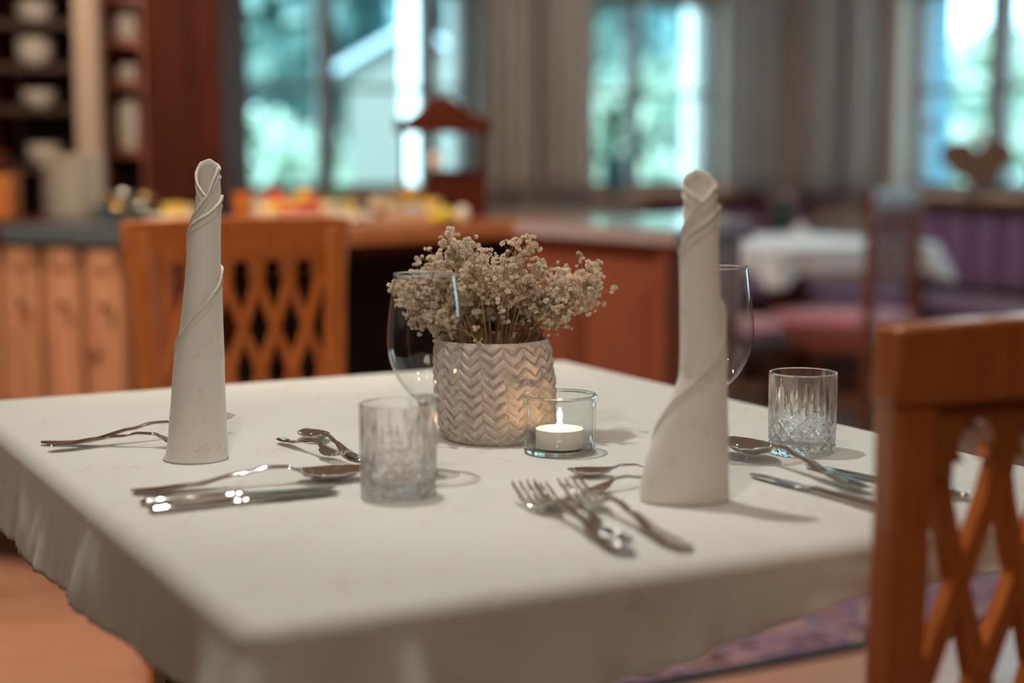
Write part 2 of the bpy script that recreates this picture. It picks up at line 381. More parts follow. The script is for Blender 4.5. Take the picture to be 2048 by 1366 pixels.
# curtains: pleated sheets hanging in front of the wall
def curtain(px0, px1, label, mat, horiz=True, folds=6, amp=.028, dep=.10, gather=.0, zb=.87):
    s0, s1 = (ub(px0), ub(px1)) if horiz else (vb(px0), vb(px1))
    n = folds*12; m = 14; vs = []; fs = []
    for j in range(m+1):
        t = j/m; z = 2.45-(2.45-zb)*t
        for i in range(n+1):
            q = i/n; sq = .5+(q-.5)*(1-gather*sin(pi*min(1, t*1.0)))
            s = s0+(s1-s0)*sq
            d = dep+amp*sin(q*folds*2*pi+.5*sin(3*q+t))*(.6+.4*t)+.008*sin(17*q+3*t)
            vs.append(R(s, v1-d, z) if horiz else R(u1-d, s, z))
    for j in range(m):
        for i in range(n): k = j*(n+1)+i; fs.append((k, k+1, k+n+2, k+n+1))
    o = G().add(vs, fs).build('curtain', mat, smooth='all')
    md = o.modifiers.new('thickness', 'SOLIDIFY'); md.thickness = .003
    return tag(o, label, 'curtain', None)
curtain(425, 470, 'narrow grey curtain bunched at the left edge of the leftmost window', M_curt2, folds=2)
curtain(952, 1052, 'taupe curtain just right of the leftmost window', M_curt, folds=4)
curtain(1062, 1168, 'brown curtain hanging along the left side of the middle window', M_curt, folds=4)
curtain(1443, 1545, 'pale grey curtain at the right side of the middle window', M_curt2, folds=4)
curtain(1640, 1602, 'grey curtain hanging in the room corner behind the purple bench', M_curt, False, folds=2)
curtain(1712, 1640, 'blue-grey curtain left of the rightmost window, further from the glass', M_curt2, False, folds=4)
curtain(1782, 1722, 'dark blue-grey curtain at the left edge of the rightmost window', M_curt2, False, folds=3)

# ------------------------------------------------------------------ outside
M_lawn = flat('lawn', (.10, .24, .12), .9, ns=2, var=.3)
M_leafm = [flat('leaves a', (.22, .35, .34), .6, var=.3), flat('leaves b', (.29, .39, .33), .6, var=.3), flat('leaves c', (.17, .34, .38), .6, var=.3)]  # blue of haze and sky reflection is put into the leaf colours
M_house = flat('white render', (.75, .80, .84), .8, var=.03)
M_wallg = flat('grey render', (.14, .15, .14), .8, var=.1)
M_roof = flat('grey roof', (.42, .50, .60), .6)
lawn = G().box((6, 40, -.35), (90, 62, .1)); tag(lawn.build('lawn', M_lawn), kind='structure')
def tree_mesh(seed):
    rnd = random.Random(seed); v = []; f = []
    blobs = [(Vector((rnd.gauss(0, .55), rnd.gauss(0, .55), 2.2+rnd.random()*3.2)), .75+rnd.random()*.5) for _ in range(13)]
    for c, r in blobs:
        for _ in range(420):
            d = Vector((rnd.gauss(0, 1), rnd.gauss(0, 1), rnd.gauss(0, 1))).normalized()
            p = c+d*r*(.8+.25*rnd.random()); t = d.orthogonal().normalized(); b = d.cross(t); a = rnd.random()*6.28
            e = (t*cos(a)+b*sin(a))*.17; h = (b*cos(a)-t*sin(a))*.10+d*rnd.uniform(-.06, .06)
            k = len(v); v += [p-e, p+h, p+e, p-h]; f.append((k, k+1, k+2, k+3))
    g = G(); g.v = [tuple(x) for x in v]; g.f = f; return g
trunk = G().tube([(0, 0, -.3), (.05, 0, 1.5), (-.03, .04, 3.6)], [.17, .13, .06], 8)
protos = []
tl = [(462, 15.5, 1.2, 0), (600, 19, 1.5, 2), (700, 26, 1.9, 1), (1175, 15.5, 1.1, 0), (1275, 20.5, 1.5, 1), (1400, 16.2, 1.1, 2), (1905, 27, .50, 1), (2040, 24, .50, 1), (925, 16.2, 1.2, 2)]
tlab = ['leafy tree seen at the left edge of the leftmost window', 'tall blue-green tree behind the left pane of the leftmost window', 'tree rising far behind the gabled house',
        'tree filling the left pane of the middle window', 'light green tree behind the mullion of the middle window', 'blue-green tree in the right pane of the middle window', 'small far tree in the left pane of the rightmost window', 'small far tree in the right pane of the rightmost window',
        'tree seen in the narrow right pane of the leftmost window']
for i, (px, y, sc, k) in enumerate(tl):
    p = aty(px, 300, y)
    t = thing('tree', tlab[i], 'tree', (p.x, p.y, -.1), i*1.3, 'trees outside the windows'); t.scale = (sc,)*3
    if k == len(protos):
        pass
    key = 'tree_%d' % k
    if key not in globals():
        fo = tree_mesh(k+3).build('foliage', M_leafm[k], t); fo['kind'] = 'stuff'; tr = trunk.build('trunk', M_dark, t, True); globals()[key] = (fo, tr)
    else:
        fo, tr = globals()[key]
        o = piece(fo, 'foliage', t, (0, 0, 0)); o['kind'] = 'stuff'; piece(tr, 'trunk', t, (0, 0, 0))
# a low hedge closes the view at eye level
hg = G(); rnd = random.Random(5)
for i in range(9000):
    x = rnd.uniform(-9, 13); z = rnd.uniform(-.3, 1.5)+(.3*sin(x*1.3) if x < 2.5 else .18*sin(x*2.3)+.1); p = Vector((x, 13.2+rnd.uniform(-.4, .4)+.25*abs(x-1), z))
    e = Vector((rnd.uniform(-.14, .14), rnd.uniform(-.1, .1), rnd.uniform(-.14, .14))); h = Vector((rnd.uniform(-.1, .1), rnd.uniform(-.1, .1), rnd.uniform(.04, .12)))
    hg.add([p-e, p+h, p+e, p-h], [(0, 1, 2, 3)])
tag(hg.build('hedge', M_leafm[1]), 'long loose green hedge outside the windows, below the trees', 'hedge', kind='stuff')
# gabled house outside the first window
p = aty(742, 300, 11.5)
h = thing('house', 'pale house with a grey gable roof outside the leftmost window', 'house', (p.x+.3, p.y, -.12), .1); h.scale = (.8, 1, .95)
g = G(); hw = .62; zb_, ze = .0, 1.55
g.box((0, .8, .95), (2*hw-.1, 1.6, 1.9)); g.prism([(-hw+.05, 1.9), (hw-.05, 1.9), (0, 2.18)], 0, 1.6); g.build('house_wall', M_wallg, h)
for s in (-1, 1): beam((0, .8, 2.21), (s*(hw+.1), .8, 1.86), 1.8, .05, (-s*.35, 0, .72)).build('roof', M_roof, h)
G().box((.1, -.02, 1.45), (.18, .04, .3)).build('house_window', M_frame, h)
def post(px0, px1, y, label, z1=2.6, mat=M_house):
    a, b = aty(px0, 300, y), aty(px1, 300, y); w = b.x-a.x
    t = thing('porch_post', label, 'post', ((a.x+b.x)/2, y, -.3), .1, 'white posts outside the windows')
    G().box((0, 0, 1.5), (w, w, 3.4), None, .01).build('shaft', mat, t); G().box((0, 0, .06), (w*1.3, w*1.3, .2), None, .01).build('plinth', mat, t)
post(806, 860, 9.6, 'bright white porch post outside the right part of the leftmost window')
post(897, 948, 9.9, 'bright white porch post in the narrow pane of the leftmost window')
post(1371, 1444, 10.4, 'widest white porch post, outside the middle window')
# side wing of the house outside the third window
p = aty(1882, 300, 10.6)
h = thing('side_wing', 'pale blue side wing with a cornice, outside the left pane of the rightmost window', 'building', (p.x-.5, p.y, -.3), 0)
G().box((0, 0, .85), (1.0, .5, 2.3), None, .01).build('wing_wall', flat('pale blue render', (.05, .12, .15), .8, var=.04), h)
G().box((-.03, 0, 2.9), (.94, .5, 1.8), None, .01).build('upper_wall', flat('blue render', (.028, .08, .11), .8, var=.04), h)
G().box((.0, -.03, 2.0), (1.04, .5, .06)).build('cornice', M_roof, h)

# ------------------------------------------------------------------ buffet in the middle distance
CT = .90
pf = [onz(-160, 462, .88), onz(262, 470, .88), onz(690, 476, .88), onz(1022, 452, .88), onz(1352, 478, .88)]
pf = [Vector((q.x, q.y, 0)) for q in (Vector((-1.55, 4.2, 0)), Vector((-.95, 3.92, 0)), Vector((-.40, 3.86, 0)), Vector((0.0, 4.28, 0)), Vector((.385, 3.72, 0)))]
def slab(pts, z0, z1):
    g = G(); n = len(pts); vs = [(p[0], p[1], z0) for p in pts]+[(p[0], p[1], z1) for p in pts]
    return g.add(vs, [tuple(range(n))[::-1], tuple(range(n, 2*n))]+[(i, (i+1) % n, (i+1) % n+n, i+n) for i in range(n)])
def inset_poly(a, b, d0, d1, e0=0, e1=0):
    """strip behind the line a-b from d0 to d1 away from the viewer"""
    t = (b-a).normalized(); nrm = Vector((-t.y, t.x, 0))
    return [a-t*e0+nrm*d0, b+t*e1+nrm*d0, b+t*e1+nrm*d1, a-t*e0+nrm*d1]
# left counter with pine fronts and a stone top
cl = thing('buffet_counter', 'pine-fronted counter with a grey stone top at the left, under the dish shelves', 'counter', pf[0])
def loc(o, p): return o
def child(g, name, m, parent, **k):
    o = g.build(name, m, parent, **k); o.matrix_parent_inverse = Matrix.Translation(-Vector(parent.location)); return o
child(slab(inset_poly(pf[0], pf[1], .03, .6), .08, CT-.045), 'carcass', M_cab, cl)
child(slab(inset_poly(pf[0], pf[1], .05, .6), 0, .08), 'plinth', M_dark, cl)
child(slab(inset_poly(pf[0]+(pf[1]-pf[0])*.42, pf[1], -.02, .62, 0, .0), CT-.045, CT), 'stone_top', M_slate, cl)
child(slab(inset_poly(pf[0], pf[0]+(pf[1]-pf[0])*.42, -.02, .62), CT-.045, CT), 'wooden_top', M_red, cl)
t = (pf[1]-pf[0]); L = t.length; t.normalize(); nr = Vector((-t.y, t.x, 0))
dw = L/5
for i in range(5):
    a = pf[0]+t*(i*dw+.012); b = pf[0]+t*((i+1)*dw-.012)
    d = child(slab(inset_poly(a, b, .0, .03), .11, CT-.06), 'door', M_light, cl)
    kb = (b-t*.03)-nr*.012
    # raised frame and a knob
    gg = G()
    for q0, q1, z0, z1 in ((0, .022, .11, CT-.06), (dw-.046, dw-.024, .11, CT-.06), (0, dw-.024, .11, .16), (0, dw-.024, CT-.11, CT-.06)):
        pp = slab(inset_poly(a+t*q0, a+t*q1, -.008, .0), z0, z1); gg.v, off = gg.v+pp.v, len(gg.v); gg.f += [tuple(k+off for k in f) for f in pp.f]
    o = gg.build('door_frame', M_light, d)
    kn = G().lathe([(0, 0), (.008, 0), (.007, .012), (.013, .02), (.01, .03), (0, .032)], 12); ko = kn.build('knob', M_steel, d, True)
    ko.matrix_basis = Matrix.Translation(kb+Vector((0, 0, .70))) @ Vector((-nr.x, -nr.y, 0)).to_track_quat('Z', 'Y').to_matrix().to_4x4()
# middle run: wooden top over a dark open niche
cm = thing('buffet_table', 'long buffet table with an orange wooden top over a black open niche', 'counter', pf[1])
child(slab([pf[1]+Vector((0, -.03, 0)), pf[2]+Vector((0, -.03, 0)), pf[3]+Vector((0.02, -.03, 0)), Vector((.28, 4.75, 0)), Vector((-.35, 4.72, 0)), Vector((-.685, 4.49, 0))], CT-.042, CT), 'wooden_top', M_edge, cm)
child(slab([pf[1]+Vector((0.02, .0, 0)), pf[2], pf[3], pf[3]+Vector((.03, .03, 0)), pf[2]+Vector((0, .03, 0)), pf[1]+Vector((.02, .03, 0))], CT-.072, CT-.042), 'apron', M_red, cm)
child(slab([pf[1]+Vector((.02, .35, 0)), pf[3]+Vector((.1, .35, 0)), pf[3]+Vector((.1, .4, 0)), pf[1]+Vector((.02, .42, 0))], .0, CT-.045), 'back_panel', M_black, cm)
child(slab([pf[1]+Vector((.01, .01, 0)), pf[1]+Vector((.12, .0, 0)), pf[1]+Vector((.12, .42, 0)), pf[1]+Vector((.01, .42, 0))], .0, CT-.045), 'side_panel', M_cab, cm)
child(slab([pf[1]+Vector((.12, .03, 0)), pf[2]+Vector((0, .03, 0)), pf[3]+Vector((.0, .05, 0)), pf[3]+Vector((.08, .36, 0)), pf[1]+Vector((.12, .36, 0))], .06, .10), 'bottom_shelf', M_red, cm)
# right cabinet
cr_ = thing('sideboard_cabinet', 'cherry brown panelled cabinet with a pale lit top behind the right napkin', 'cabinet', pf[3])
a, b = pf[3], pf[4]
t = (b-a); L = t.length; t.normalize(); nr = Vector((-t.y, t.x, 0))
body = [a, b, b+Vector((.24, .62, 0)), a+Vector((.55, .5, 0))]
ctop = [a-t*.01-nr*.02, b+t*.02-nr*.02, b+Vector((.28, .66, 0)), a+Vector((.6, .55, 0))]
M_top = flat('lacquered pale top', (.42, .36, .40), .16, coat=.8, var=.05)
child(slab(body, .08, CT-.04), 'carcass', M_cab, cr_); child(slab([q+(Vector((.15, 4.3, 0))-q)*.04 for q in body], 0, .08), 'plinth', M_dark, cr_)
child(slab(ctop, CT-.035, CT), 'cabinet_top', M_top, cr_); child(slab([q for q in ctop], CT-.055, CT-.035), 'cornice', M_red, cr_)
pn = 2; pwid = (L-.05)/pn
for i in range(pn):
    q0 = a+t*(.025+i*pwid+.01); q1 = a+t*(.025+(i+1)*pwid-.01)
    d = child(slab(inset_poly(q0, q1, -.018, 0), .12, CT-.09), 'door', M_cab, cr_)
    o = slab(inset_poly(q0+t*.05, q1-t*.05, -.026, -.018), .18, CT-.15).build('raised_panel', M_cab, d)
child(slab(inset_poly(b-t*.03, b, -.03, .02), .0, CT-.055), 'corner_post', M_cab, cr_)

# ------------------------------------------------------------------ things on the buffet
def spot_on(px, y, z=CT): p = aty(px, 300, y); return Vector((p.x, p.y, z))
def bowl_prof(r, h, th=.004, foot=.5):
    return [(0, .002), (r*foot, 0), (r*foot, .006), (r*.85, h*.5), (r, h), (r-th, h), (r*.8, h*.5), (r*foot*.9, .012), (0, .01)]
proto = None
ORD = ['lowest']+[w+' from the bottom' for w in 'second third fourth fifth sixth seventh eighth ninth tenth eleventh'.split()]
base = spot_on(146, 4.32)
for i in range(12):        # stack of deep plates on the counter
    g = G().lathe([(0, 0), (.05, 0), (.052, .004), (.083, .010), (.086, .015), (.078, .0135), (.05, .008), (0, .008)], 32)
    if proto is None: o = g.build('plate', M_white, None, True); proto = o
    else: o = proto.copy(); COL.objects.link(o)
    o.location = base+Vector((random.uniform(-.002, .002), random.uniform(-.002, .002), i*.0145))
    tag(o, '%s white china plate in the tall stack on the stone counter' % (ORD[i] if i < 11 else 'topmost'), 'plate', 'plates stacked on the stone counter')
def jar(px, y, r, h, mat, label, lid=M_steel, grp='jam jars on the buffet'):
    t = thing('jar', label, 'jar', spot_on(px, y), 0, grp)
    G().lathe([(0, 0), (r, 0), (r, h*.8), (r*.8, h*.9), (r*.8, h), (r*.74, h), (r*.74, h*.9), (r*.93, h*.78), (r*.93, .003), (0, .003)], 24).build('jar_body', M_jar, t, True)
    G().lathe([(0, .004), (r*.92, .004), (r*.92, h*.7), (0, h*.7)], 24).build('jar_contents', mat, t, True)
    G().lathe([(0, h), (r*.86, h), (r*.86, h+.012), (r*.7, h+.016), (0, h+.016)], 24).build('jar_lid', lid, t, True)
    return t
M_green = flat('green pickle', (.20, .24, .03), .4); M_djam = flat('dark jam', (.05, .01, .012), .3); M_blu = flat('dark blue grey', (.06, .07, .10), .3)
M_orange = flat('orange juice', (.90, .22, .01), .35); M_yel = flat('cheese yellow', (.80, .55, .12), .5); M_cream = flat('cream', (.72, .60, .38), .5)
M_redf = flat('red fruit', (.55, .06, .03), .4); M_bread = flat('bread crust', (.50, .25, .09), .8, bump=.5); M_lem = flat('lemon', (.75, .60, .05), .45); M_brass = flat('brass lid', (.85, .55, .25), .18, 1)
M_oj = flat('orange gold juice', (.85, .40, .02), .3); M_leaf = flat('green leaf', (.06, .17, .06), .6); M_fpink = flat('pale pink petals', (.70, .45, .45), .7)
jar(180, 4.30, .018, .045, M_green, 'small jar of green pickles right of the plate stack')
jar(213, 4.26, .022, .055, M_blu, 'dark jar with a brass lid, first right of the green jar', M_brass)
jar(247, 4.32, .024, .060, M_djam, 'jar of dark jam, second right of the green jar')
jar(290, 4.34, .024, .052, M_djam, 'jar of dark jam with a brass lid, third right of the green jar', M_brass)
jar(272, 4.12, .020, .035, M_blu, 'low dark jar in front of the other jars', M_steel)
jar(232, 4.12, .020, .030, M_blu, 'lowest dark jar in front, with a brass lid', M_brass)
def platter(px, y, r, label, w=1.0, m=M_white, name='platter'):
    o = G().lathe([(0, 0), (r*.6, 0), (r*.62, .004), (r, .014), (r*.99, .017), (r*.6, .008), (0, .008)], 36).build(name, m, None, True)
    o.location = spot_on(px, y); return tag(o, label, 'plate')
def wedge(px, y, r, h, a0, a1, m, label, name='cheese_wedge', z=CT+.0185, cat='cheese', grp=None):
    n = 8; pts = [(0, 0)]+[(r*cos(a0+(a1-a0)*i/n), r*sin(a0+(a1-a0)*i/n)) for i in range(n+1)]
    o = slab(pts, 0, h).build(name, m); o.location = spot_on(px, y, z); return tag(o, label, cat, grp)
def lump(name, px, y, r, m, label, cat, z=CT+.018, sq=(1, 1, .7), grp=None):
    g = G().lathe([(r*sin(pi*i/10)*sq[0], r*sq[2]*(1-cos(pi*i/10))) for i in range(11)], 20)
    g.v = [(x*(1+.08*noise.noise(Vector((x, y_, z_))*40)), y_*sq[1]/sq[0], z_) for x, y_, z_ in g.v]
    o = g.build(name, m, None, 'all'); o.location = spot_on(px, y, z); return tag(o, label, cat, grp)
platter(345, 4.2, .10, 'white plate under the yellow cheese wedges')
wedge(322, 4.17, .06, .028, -.4, .6, M_yel, 'yellow cheese wedge on the plate left of the left napkin')
wedge(352, 4.2, .055, .022, .8, 2.0, M_cream, 'creamy cheese wedge beside the yellow one')
wedge(368, 4.15, .05, .03, 2.4, 3.9, M_yel, 'second yellow cheese wedge, right side of the plate')
def drink(px, y, r, h, m, label, cat='glass', name='juice_glass', fill=.85):
    t = thing(name, label, cat, spot_on(px, y))
    G().lathe([(0, 0), (r*.85, 0), (r, h), (r*.95, h), (r*.8, .006), (0, .006)], 24).build('glass_body', M_jar, t, True)
    G().lathe([(0, .007), (r*.79, .007), (r*.93, h*fill), (0, h*fill)], 24).build('juice', m, t, True); return t
drink(482, 4.3, .024, .085, M_orange, 'bright orange juice jar right of the left napkin', 'jar')
def cup(px, y, r, h, label, cat='cup', name='cup', m=M_white):
    o = G().lathe([(0, 0), (r*.6, 0), (r*.62, .004), (r*.95, h*.6), (r, h), (r*.93, h), (r*.88, h*.6), (r*.5, .01), (0, .01)], 24).build(name, m, None, True)
    o.location = spot_on(px, y); return tag(o, label, cat)
cup(512, 4.35, .026, .058, 'white cup beside the orange juice jar')
cup(511, 4.0, .017, .022, 'small shiny white egg cup in front of the orange juice jar')
platter(600, 4.22, .115, 'white platter of red fruit and yellow slices')
for i, (px, y, r, m, nm, lb, z) in enumerate([
    (540, 4.2, .024, M_yel, 'mango_piece', 'yellow fruit piece at the left end of the fruit platter', .018), (560, 4.27, .026, M_orange, 'apricot', 'orange apricot near the left end of the fruit platter', .018),
    (582, 4.17, .02, M_redf, 'strawberry', 'leftmost strawberry of the fruit platter', .018), (603, 4.16, .022, M_redf, 'strawberry', 'strawberry at the front middle of the fruit platter', .018),
    (628, 4.18, .021, M_redf, 'strawberry', 'strawberry right of the front middle one', .018), (614, 4.24, .022, M_redf, 'tomato', 'red tomato behind the strawberries', .018),
    (590, 4.27, .024, M_lem, 'lemon', 'lemon at the back of the fruit platter', .018), (650, 4.24, .022, M_cream, 'bread_roll', 'cream roll at the right end of the fruit platter', .018),
    (640, 4.3, .024, M_bread, 'bread_roll', 'brown roll behind the right end of the fruit platter', .018)]):
    lump(nm, px, y, r, m, lb, 'fruit' if 'roll' not in nm else 'bread', CT+z)
platter(700, 4.12, .062, 'small white plate at the front edge, right of the chair'); platter(722, 4.42, .075, 'white plate in the second row, left of the bread')
# mound of bread and cheese, golden juice on a block
blk = G().box((0, 0, .016), (.20, .13, .032), None, .006).build('cutting_board', M_board); blk.location = spot_on(825, 4.32); tag(blk, 'pale wooden cutting board under the golden juice', 'board')
wedge(795, 4.28, .075, .03, 2.6, 3.9, M_cream, 'cream cheese wedge on the cutting board', z=CT+.032)
wedge(845, 4.28, .05, .025, -.9, .4, M_yel, 'yellow cheese wedge at the right of the cutting board', z=CT+.032)
t = drink(822, 4.34, .036, .058, M_oj, 'golden orange juice carafe standing on the cutting board'); t.location.z = CT+.033
lump('lemon', 893, 4.12, .026, M_lem, 'lemon at the front right of the cutting board', 'fruit', CT, (1, 1.3, .75))
lump('lemon', 872, 4.08, .020, M_lem, 'smaller lemon left of the other lemon', 'fruit', CT, (1, 1.3, .75))
lump('egg', 925, 4.22, .017, M_white, 'white egg at the right end of the buffet', 'egg', CT, (1, 1, 1.2))
# roofed wooden display
q = spot_on(884, 4.5)
rd = thing('roofed_display', 'dark wooden buffet display with a hipped roof over a chest', 'display stand', q, .12)
def hipped(w, d, z, h, t):
    g = G(); g.add([(-w, -d, z), (w, -d, z), (w, d, z), (-w, d, z), (-w, -d, z+t), (w, -d, z+t), (w, d, z+t), (-w, d, z+t), (-w*.62, 0, z+t+h*.55), (w*.62, 0, z+t+h*.55), (-w*.12, 0, z+t+h), (w*.12, 0, z+t+h)],
          [(0, 3, 2, 1), (0, 1, 5, 4), (1, 2, 6, 5), (2, 3, 7, 6), (3, 0, 4, 7), (4, 5, 9, 8), (6, 7, 8, 9), (4, 8, 7), (5, 6, 9), (8, 9, 11, 10)]); return g
g = G(); w_, d_ = .127, .10
g.add([(-w_, -d_, .235), (w_, -d_, .235), (w_, d_, .235), (-w_, d_, .235), (-w_, -d_, .272), (w_, -d_, .272), (w_, d_, .272), (-w_, d_, .272)], [(0, 3, 2, 1), (0, 1, 5, 4), (1, 2, 6, 5), (2, 3, 7, 6), (3, 0, 4, 7), (4, 5, 6, 7)])
g.build('eaves', M_red, rd)
g = G(); g.add([(-.10, -.08, .272), (.11, -.08, .272), (.11, .08, .272), (-.10, .08, .272), (-.06, -.05, .30), (.06, -.05, .30), (.06, .05, .30), (-.06, .05, .30), (-.018, -.018, .338), (.018, -.018, .338), (.018, .018, .338), (-.018, .018, .338)],
    [(0, 1, 5, 4), (1, 2, 6, 5), (2, 3, 7, 6), (3, 0, 4, 7), (4, 5, 9, 8), (5, 6, 10, 9), (6, 7, 11, 10), (7, 4, 8, 11), (8, 9, 10, 11), (0, 3, 2, 1)]); g.build('roof', M_red, rd)
for sx in (-.105, .112):
    for sy in (-.07, .08):
        if sx < 0 and sy < 0: continue
        G().box((sx, sy, .12), (.014, .014, .24)).build('post', M_red, rd)
G().box((.035, 0, .06), (.165, .16, .12), None, .006).build('chest', M_red, rd); G().box((.035, 0, .125), (.18, .18, .014), None, .004).build('chest_lid', M_dark, rd)
cupo = cup(872, 4.46, .022, .05, 'pale cup on the chest under the little roof'); cupo.location.z = CT+.1325
def fruit_bowl(px, y, label):
    o = G().lathe(bowl_prof(.045, .04), 24).build('bowl', M_blu, None, True); o.location = spot_on(px, y); tag(o, label, 'bowl')
fruit_bowl(775, 4.62, 'dark bowl behind the cutting board, left of the roofed display')
fruit_bowl(745, 4.55, 'dark bowl behind the small plates')

# second row at the back of the buffet
for px, y, m, lb in ((548, 4.5, M_white, 'white bowl in the back row above the fruit platter, leftmost'), (608, 4.55, M_blu, 'dark blue bowl in the back row above the fruit platter'), (668, 4.52, M_white, 'white bowl in the back row, right of the dark blue bowl')):
    o = G().lathe(bowl_prof(.05, .045), 28).build('serving_bowl', m, None, True); o.location = spot_on(px, y); tag(o, lb, 'bowl')
for px, y, r_, m, nm, lb in ((548, 4.5, .035, M_redf, 'fruit_heap', 'red fruit heaped in the leftmost white bowl of the back row'), (608, 4.55, .034, M_oj, 'fruit_heap', 'orange fruit heaped in the dark blue bowl'), (668, 4.52, .034, M_leaf, 'salad_heap', 'green salad in the right white bowl of the back row')):
    lump(nm, px, y, r_, m, lb, 'food', CT+.016, (1, 1, .9))
drink(578, 4.38, .022, .075, M_cream, 'glass jug of milk between the back row bowls'); drink(640, 4.4, .020, .07, M_redf, 'glass of red juice between the back row bowls')
drink(700, 4.42, .022, .06, M_yel, 'glass of yellow juice at the right end of the back row')
jar(755, 4.3, .018, .045, M_cream, 'small jar of honey cream just left of the cutting board', M_steel, 'jam jars on the buffet')
# tall shelves with white dishes (left)
sp = aty(60, 300, 5.0)
sh = thing('dish_shelf', 'dark wooden dish shelf at the left edge, open niches full of white bowls', 'shelf', (aty(75, 300, 5.0).x, 5.0, 0))
hw = .145; ztop = 2.3
G().box((0, .33, ztop/2), (2*hw+.1, .02, ztop)).build('back_panel', M_dark, sh)
G().box((-hw-.035, .17, ztop/2), (.05, .34, ztop)).build('side_panel', M_red, sh); G().box((hw+.012, .17, ztop/2), (.03, .34, ztop)).build('side_panel', M_dark, sh)
zs = [zat(y, 5.05) for y in (330, 212, 128, 42, -30)]
for z in zs: G().box((0, .17, z-.012), (2*hw, .32, .022)).build('shelf_board', M_dark, sh)
bowlp = None
for r_, (z, px, n) in enumerate([(zs[0], 92, 3), (zs[1], 84, 2), (zs[2], 78, 4), (zs[3], 82, 3)]):
    for i in range(n):
        if bowlp is None: o = G().lathe(bowl_prof(.062, .034), 32).build('bowl', M_white, None, True); bowlp = o
        else: o = bowlp.copy(); COL.objects.link(o)
        o.location = (aty(px, 300, 5.12).x, 5.12, z+i*.016)
        tag(o, '%s white bowl, %s row of the dark left shelf' % ('topmost' if i == n-1 else ORD[i], ('lowest', 'second', 'third', 'top')[r_]), 'bowl', 'white bowls on the %s shelf' % ('first', 'second', 'third', 'fourth')[r_])
bo = G().box((0, 0, 1.15), ((205-158)/F*4.85, .06, 2.3), None, .004).build('upright_board', M_board); bo.location = (aty(182, 300, 4.85).x, 4.85, 0); tag(bo, 'pale upright board between the two dish shelves', 'board')
s2 = thing('narrow_shelf', 'narrow cherry shelf with white crockery beside the wide red-brown panel', 'shelf', (aty(250, 300, 5.0).x, 5.0, 0))
hw2 = .066
G().box((0, .28, ztop/2), (2*hw2, .02, ztop)).build('back_panel', M_dark, s2)
for s in (-1, 1): G().box((s*(hw2-.002), .14, ztop/2), (.018, .28, ztop)).build('side_panel', M_cab, s2)
z2 = [zat(y, 5.02) for y in (298, 162, 78, -8)]
for z in z2: G().box((0, .14, z-.012), (2*hw2-.02, .27, .024)).build('shelf_board', M_cab, s2)
for (z, h, r, lb) in ((z2[0], .155, .036, 'tall white jug on the lowest shelf of the narrow cherry shelf'), (z2[1], .055, .03, 'small white cup on the middle shelf of the narrow cherry shelf'), (z2[2], .085, .036, 'white pot on the upper shelf of the narrow cherry shelf')):
    o = G().lathe([(0, 0), (r*.8, 0), (r, h*.3), (r*.95, h*.8), (r*.8, h), (r*.74, h), (r*.85, h*.8), (r*.9, h*.3), (0, .01)], 28).build('crockery', M_white, None, True)
    o.name = 'jug' if h > .1 else 'cup' if h < .06 else 'pot'
    o.location = (aty(258, 300, 5.1).x, 5.1, z); tag(o, lb, o.name.split('.')[0])
pnl = thing('tall_cabinet', 'tall red-brown wooden cabinet side left of the leftmost window', 'cabinet', (aty(368, 300, 5.0).x, 5.0, 0))
cw = (447-292)/F*5.0
G().box((0, .25, 1.15), (cw, .5, 2.3), None, .004).build('carcass', M_red, pnl)
G().box((-.02, -.006, 1.2), (cw*.45, .012, 1.9), None, .004).build('raised_panel', M_red, pnl)
bk = G().box((0, 0, .06), (.10, .1, .12), None, .005).build('wooden_box', M_edge); bk.location = spot_on(-8, 4.35); tag(bk, 'orange wooden box on the counter at the left picture edge', 'box')
b2_ = G().box((0, 0, .03), (.07, .08, .06), None, .005).build('wooden_box', M_red); b2_.location = spot_on(-12, 4.35, CT+.121); tag(b2_, 'smaller red-brown box on top of the orange box at the left edge', 'box')

# plant on the sill of window 2
q = onwall(1228, 372, WN, WC-.085)
pl = thing('potted_plant', 'green plant in a teal vase on the sill of the middle window', 'plant', (q.x, q.y, SILL), 0)
G().lathe([(0, 0), (.045, 0), (.055, .08), (.052, .17), (.047, .17), (.05, .08), (.04, .01), (0, .01)], 24).build('vase', flat('teal glaze', (.05, .15, .17), .3), pl, True)
rnd = random.Random(3)
for i in range(16):
    a = rnd.random()*6.28; L_ = rnd.uniform(.12, .32); tip = Vector((cos(a)*L_*.45, sin(a)*L_*.1, .15+L_)); g = G()
    md = Vector((cos(a)*L_*.1, sin(a)*L_*.05, .15+L_*.6)); s = Vector((-sin(a), cos(a), .2)).normalized()*.022
    g.add([Vector((0, 0, .12)), md-s, tip, md+s, md+Vector((0, 0, .006))], [(0, 1, 4), (1, 2, 4), (2, 3, 4), (3, 0, 4)]); g.build('leaf', M_leaf, pl, 'all')

# ------------------------------------------------------------------ dining corner at the back right
BM = Matrix((A2, B2, Vector((0, 0, 1)))).transposed().to_4x4()
def bench(name, label, horiz, s0, s1):
    loc_ = R((s0+s1)/2, v1) if horiz else R(u1, (s0+s1)/2)
    t = thing(name, label, 'bench', loc_, YAW if horiz else YAW-pi/2); L = s1-s0
    G().box((0, -.33, .2), (L, .44, .4), None, .005).build('bench_base', M_dark, t)
    n = max(3, round(L/.17)); w = L/n
    for i in range(n):
        x = -L/2+(i+.5)*w
        G().box((x, -.33, .435), (w-.004, .46, .07), None, .018).build('seat_cushion', M_purple, t)
        G().box((x, -.13, .66), (w-.004, .07, .32), None, .025).build('back_cushion', M_purple, t)
    G().box((0, -.1, .835), (L, .16, .03), None, .005).build('top_rail', M_red, t); G().box((0, -.055, .41), (L, .07, .82)).build('bench_back', M_dark, t)
